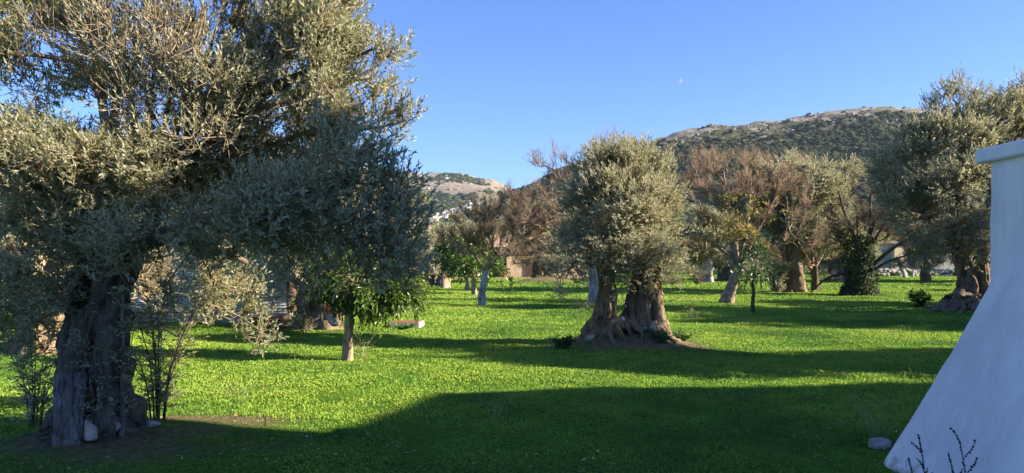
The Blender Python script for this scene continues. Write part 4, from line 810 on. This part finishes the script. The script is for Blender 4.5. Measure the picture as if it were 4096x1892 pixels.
# ================================================================== SMALL THINGS
# concrete well cover
b = base(1012, 822); cc = plain('old_concrete', (.27, .23, .18), (.50, .44, .36), 5, .95, .6); rust = plain('rusty_lid', (.22, .09, .045), (.36, .17, .09), 7, .9, .4)
wc = empty('concrete_cistern', (b[0] + .12, b[1] + .1, b[2] - .02), 'low concrete cistern box with rusty brown lid on the sunny grass', 'cistern', rz=-.11)
mb = MB(); mb.box((0, 0, .08), (.74, .62, .22)); mb.build('body', cc, wc); MB().box((0, 0, .195), (.68, .56, .014)).build('lid', rust, wc)
def rock(dx, dy, s, mat, label, name='rock', sq=(1, .8, .8), rz=0, lift=.4, seed=0, d=None, cat='rock', z=None, group=None):
    p = base(dx, dy) if d is None else at(dx, dy, d); V, T = IV_, IT_
    import bmesh; bm = bmesh.new(); bmesh.ops.create_icosphere(bm, subdivisions=4, radius=1); V = Z([v.co[:] for v in bm.verts]); T = Z([[v.index for v in f.verts] for f in bm.faces]); bm.free()
    V = V * (.55 + .75 * fbm(V * 1.1 + seed * 5.7, seed, 6)[:, None]); pl_ = norm(np.random.default_rng(seed).normal(size=(11, 3)))
    for q in pl_: dd = V @ q; V = V - q[None] * np.maximum(dd - .56, 0)[:, None] * .95
    V = V + norm(V) * ((fbm(V * 5, seed, 4) - .5) * .12)[:, None]; V = V * s * Z(sq) * 1.15; c, s_ = math.cos(rz), math.sin(rz); V = np.stack([V[:, 0] * c - V[:, 2] * s_, V[:, 1], V[:, 0] * s_ + V[:, 2] * c], -1)
    o = mk(name, V, T, mat, smooth=True); o.location = [float(p[0]), float(p[1]), float(p[2] + (s * lift if d is None else 0))]; return tag(o, label, cat, group)
rock(229, 1142, .095, pale, 'rough whitish stone set upright at the foot of the sawn grey stem', sq=(.85, .8, 1.2), seed=15, lift=.7, rz=.2)
rock(271, 1133, .10, gstone, 'smooth grey oblong stone leaning beside the whitish one', sq=(1.15, .7, .7), seed=4, rz=.55, lift=.5)
rock(2208, 1122, .09, gstone, 'grey rock in the shaded grass near the foot of the white building', sq=(1.25, .9, .75), seed=5, lift=.25)
rock(380, 1098, .07, gstone, 'small half-buried pale stone right of the old olive roots', sq=(1.2, 1, .6), seed=6, lift=.2)
rock(1562, 806, .08, whi, 'white stone lodged between the two stems of the middle olive', d=14.75, sq=(.8, .8, 1.1), seed=7, rz=-.4)
rock(1577, 822, .08, pale, 'pale stone lodged low against the fluted stem of the middle olive', d=14.65, sq=(.8, .8, .9), seed=8, rz=-.4)
rock(1616, 826, .10, pale, 'rounded yellowish stone in the hollow of the middle olive trunk', d=14.72, sq=(1.1, .8, .95), seed=9)
rock(1642, 822, .085, pale, 'smaller pale stone beside the rounded one in the middle olive trunk', d=14.55, sq=(.8, .8, 1.2), seed=10)
rock(1485, 850, .09, pale, 'pale worn stone on the left root of the middle olive', d=14.2, sq=(1.3, .8, .7), seed=11, rz=.5)
brick = plain('red_brick', (.30, .09, .045), (.48, .17, .09), 8, .9, .5)
for k, (dx, dy, rz, ti) in enumerate([(822, 772, .3, .5), (832, 786, -.4, .3), (845, 780, .8, -.5), (828, 796, .1, .1)]):
    p = at(dx, dy, 17.6); o = MB().box((0, 0, 0), (.22, .10, .13), rz=rz, tilt=ti).build('brick', brick); o.location = p; tag(o, ['red brick topmost in the heap against the brown stump', 'red brick in the middle of the heap against the stump', 'red hollow brick tilted at the right of the heap', 'red brick lowest in the heap against the stump'][k], 'brick', 'bricks heaped by the stump')
rock(818, 768, .13, whi, 'white stone on top of the brick heap by the stump', d=17.7, seed=12); rock(838, 806, .16, pale, 'long pale stone at the foot of the brick heap', d=17.5, seed=13, sq=(.7, .7, 1.3), rz=.6)
# planks and debris
rg = np.random.default_rng(8)
for k in range(6):
    x, y = og(rg.uniform(640, 745), rg.uniform(812, 826)); o = MB().box((0, 0, 0), (rg.uniform(.7, 1.6), .14, .05), rz=rg.uniform(-.5, .5), tilt=rg.uniform(-.06, .06)).build('plank', [wdk, plain('weathered_plank', (.22, .12, .07), (.36, .22, .13), 5, .9, .4)][k % 2]); o.location = (x, y, float(gh(x, y)) + .05 + k * .03); tag(o, 'weathered plank in the loose pile left of the brick heap', 'plank', 'planks lying in a pile')
p = base(1119, 726); o = MB(); V, Q, T = tube(Z([[0, 0, -.1], [0.02, 0, .3], [.05, 0, .62]]), Z([.36, .3, .27]), 20, .25, 2, 2, cap=True); o.add(V, Q, T); o = o.build('tree_stump', BKP, smooth=True); o.location = p; tag(o, 'pale cut stump beside the small dark-trunked olive tree', 'stump')

# leafy suckers and saplings
def sapling(name, label, cat, dx, dy, h, wd, nst, per, ll, lw, leafm, seed, d=None, nl_=10, rad=.004, twm=TWD, sp=.9, stem0=None, yoff=0):
    b = base(dx, dy); b = b + Z([0, yoff, 0]); rg2 = np.random.default_rng(seed); root = empty(name, b, label, cat); segs = []; lv = Leaves()
    for k in range(nst):
        a = rg2.uniform(0, 6.28); e = Z([math.cos(a) * wd * rg2.uniform(.2, 1), math.sin(a) * wd * .6 * rg2.uniform(.2, 1), h * rg2.uniform(.6, 1)])
        P = spline([[e[0] * .15, e[1] * .15, -.05], e * .5 * Z([.7, .7, 1]), e], 8); rr = np.linspace(rad * 2.2, rad * .6, 8)
        if k == 0 and stem0: rr = np.linspace(stem0, stem0 * .4, 8); P[:, :2] *= .2
        segs.append((P[:-1], P[1:], rr[:-1], rr[1:])); n = per; f = rg2.uniform(1.2, 6.99, n); i = f.astype(int); q = P[i] + (P[np.minimum(i + 1, 7)] - P[i]) * (f - i)[:, None]
        D = norm(rdir(n) * Z([1, 1, .5]) + Z([0, 0, .35])); shoots(lv, segs, q, D, wd * .35, nl_, ll, lw, .4 + U(-.2, .2, n), spread=sp, rad=rad * .5)
    V, Q = prisms(*[np.concatenate([s[i] for s in segs]) for i in range(4)], n=4); mk('stems', V, Q, twm, root, smooth=True); lv.build('foliage', leafm, root); return root
sapling('olive_sucker', 'thin leafy olive sucker left of the sawn grey stem', 'shrub', 85, 1085, 1.05, .45, 8, 26, .048, .014, OL, 41, rad=.004)
sapling('olive_sucker', 'bushy dark olive sucker with sparse branches right of the old trunk', 'shrub', 398, 1075, 1.3, .55, 11, 22, .048, .014, OL, 42, rad=.005)
sapling('olive_sucker', 'slim grey sapling stem standing against the front of the old trunk', 'sapling', 305, 1125, 1.35, .3, 4, 24, .045, .012, OL, 43, rad=.004, stem0=.035, twm=BKG)
sapling('olive_sucker', 'wispy sucker of thin crossing twigs in front of the old trunk', 'shrub', 240, 1135, 1.0, .4, 8, 14, .04, .011, OL, 44, rad=.003)
sapling('sapling', 'knee-high young tree on the sunny grass before the cream house', 'sapling', 1290, 736, .95, .28, 3, 9, .10, .04, DG, 45, rad=.008)
sapling('sapling', 'smaller sparse young tree left of the knee-high one', 'sapling', 1262, 738, .8, .2, 2, 6, .10, .035, DG, 46, rad=.008)
sapling('bush', 'leafy weed bush left of the twisted root of the tall olive', 'bush', 2315, 785, .55, .45, 9, 14, .08, .04, DG, 47, rad=.007)
sapling('bush', 'dry pale weeds around the sunlit pale trunk', 'bush', 1755, 716, 1.3, 1.6, 26, 4, .08, .02, DRY, 48, rad=.012, twm=TW)
sapling('bush', 'thicket of grey upright suckers left of the broad olive trunk', 'bush', 1955, 737, 1.9, .9, 44, 9, .1, .03, OLG, 49, rad=.012, twm=TW)
sapling('bush', 'grey scrubby weeds at the base of the brown stump', 'bush', 765, 835, .42, .5, 20, 8, .05, .012, OLG, 50, rad=.006, twm=TW)
sapling('bush', 'low green weeds on the left root of the middle olive', 'bush', 1415, 884, .2, .35, 14, 9, .045, .02, DG, 51, rad=.004)
sapling('bush', 'low green weeds on the right root of the middle olive', 'bush', 1712, 868, .16, .34, 14, 9, .04, .02, DG, 52, rad=.004)
sapling('bush', 'clover tuft growing against the concrete cistern', 'bush', 1015, 828, .09, .26, 12, 7, .04, .03, DG, 53, rad=.003)
sapling('bush', 'dark green plants at the foot of the shaded roots', 'bush', 1660, 884, .14, .36, 12, 8, .045, .022, DG, 54, rad=.004)
DRYT = plain('dry_stalk_wood', (.22, .21, .10), (.42, .38, .20), 8)
def stalks(label, dx, dy, h, wd, n, seed, mat=DRYT, rad=.003, name='dry_stalks'):
    b = base(dx, dy); rg2 = np.random.default_rng(seed); S0 = []; S1 = []; r0 = []; r1 = []
    for k in range(n):
        a = rg2.uniform(0, 6.28); e = Z([math.cos(a) * wd * rg2.uniform(.1, 1), math.sin(a) * wd * rg2.uniform(.1, 1), h * rg2.uniform(.45, 1)]); P = spline([[e[0] * .2, e[1] * .2, -.03], e * Z([.45, .45, .6]), e], 7)
        S0.append(P[:-1]); S1.append(P[1:]); rr = np.linspace(rad, rad * .4, 7); r0.append(rr[:-1]); r1.append(rr[1:])
        for j in range(2):
            q = P[rg2.integers(3, 6)]; f = q + rg2.normal(size=3) * Z([1, 1, .5]) * h * .16 + Z([0, 0, h * .1]); S0.append(q[None]); S1.append(f[None]); r0.append([rad * .5]); r1.append([rad * .3])
    V, Q = prisms(np.concatenate(S0), np.concatenate(S1), np.concatenate(r0), np.concatenate(r1), 3); o = mk(name, V, Q, mat); o.location = b; tag(o, label, 'dry stalks')
stalks('fan of thin pale grass stalks beside the white building foot', 2210, 1105, .50, .35, 22, 1, rad=.0022)
stalks('tangle of pale dry stalks right of the orange tree trunk', 910, 902, .5, .5, 16, 2)
stalks('fine dry stalks in the shade beyond the cistern', 1020, 790, .7, 1.0, 18, 3, rad=.005)
stalks('forked dry stalks in the tree shadow right of the middle olive', 1745, 805, .5, .45, 9, 4, rad=.007)
stalks('pale thin grass stalks at the left of the sunlit lawn', 600, 1000, .22, .7, 18, 5, rad=.002)
stalks('long thin grass stalks standing in the building shade', 1240, 1050, .32, .5, 12, 6, rad=.0022)
stalks('dark upright thin weed at the edge of the bare soil', 668, 1078, .25, .06, 4, 7, TWD, .003)
# dark seed stalks before the white wall
sd_m = plain('seed_head', (.015, .02, .03), (.04, .045, .06), 20)
for k, (dx, dy, top, lean, nb) in enumerate([(2325, 1212, 1092, -.10, 3), (2428, 1215, 1108, -.05, 4), (2400, 1215, 1138, -.16, 2), (2300, 1212, 1150, .0, 2)]):
    d = 5.15; p0 = at(dx, dy, d); p0[2] = max(0.0, p0[2]); x0, y0 = p0[0], p0[1]; p1 = at(dx + (dx - 2300) * 0 - 14, top, d); b = Z([x0, y0, float(gh(x0, y0)) - .02]); r = empty('seed_stalk', b, ['tall dark seed stalk before the white wall, the left tall one', 'tall dark seed stalk before the white wall, the right tall one', 'short dark seed stalk leaning between the two tall ones', 'shortest dark seed stalk, nearest the wall foot'][k], 'seed stalk', 'dark seed stalks before the white wall')
    e = p1 - b; P = spline([[0, 0, 0], e * .5 + Z([.02, 0, 0]), e], 12); st = [(P, .0035)]; rg2 = np.random.default_rng(k + 3)
    for q in range(nb):
        s = P[4 + q * 2]; f = s + Z([rg2.choice([-1, 1]) * rg2.uniform(.05, .10), rg2.uniform(-.03, .03), rg2.uniform(.06, .14)]); st.append((spline([s, (s + f) / 2 + Z([.012, 0, 0]), f], 8), .0025))
    mb = MB(); hb = MB()
    for (Pq, rr) in st:
        V, Q = prisms(Pq[:-1], Pq[1:], np.full(len(Pq) - 1, rr), np.full(len(Pq) - 1, rr * .8), 4); mb.add(V, Q); L = np.linalg.norm(Pq[-1] - Pq[0]); m_ = int(L / .016)
        for j in range(int(m_ * .25), m_): f = j / m_ * (len(Pq) - 1); i = int(f); c = Pq[i] + (Pq[min(i + 1, len(Pq) - 1)] - Pq[i]) * (f - i); hb.add(IV_[:] * Z([.0075, .0075, .006]) * rg2.uniform(.6, 1.3) + c + rg2.normal(size=3) * .002, T=IT_)
    mb.build('stem', sd_m, r); hb.build('seed_heads', sd_m, r, True)

# thin winter haze in the air, round everything but the sky
hb = MB().box((0, 2120, 260), (7400, 4500, 530)); m, t_, b_, o_ = M('haze_air'); t_.nodes.remove(b_); vp = nd(t_, 'ShaderNodeVolumePrincipled'); vp.inputs['Color'].default_value = (.62, .76, 1, 1); vp.inputs['Density'].default_value = .000045; vp.inputs['Anisotropy'].default_value = .2
t_.links.new(vp.outputs[0], o_.inputs['Volume']); tag(hb.build('haze', m), kind='stuff')
S.cycles.volume_bounces = 0; S.cycles.volume_step_rate = 4
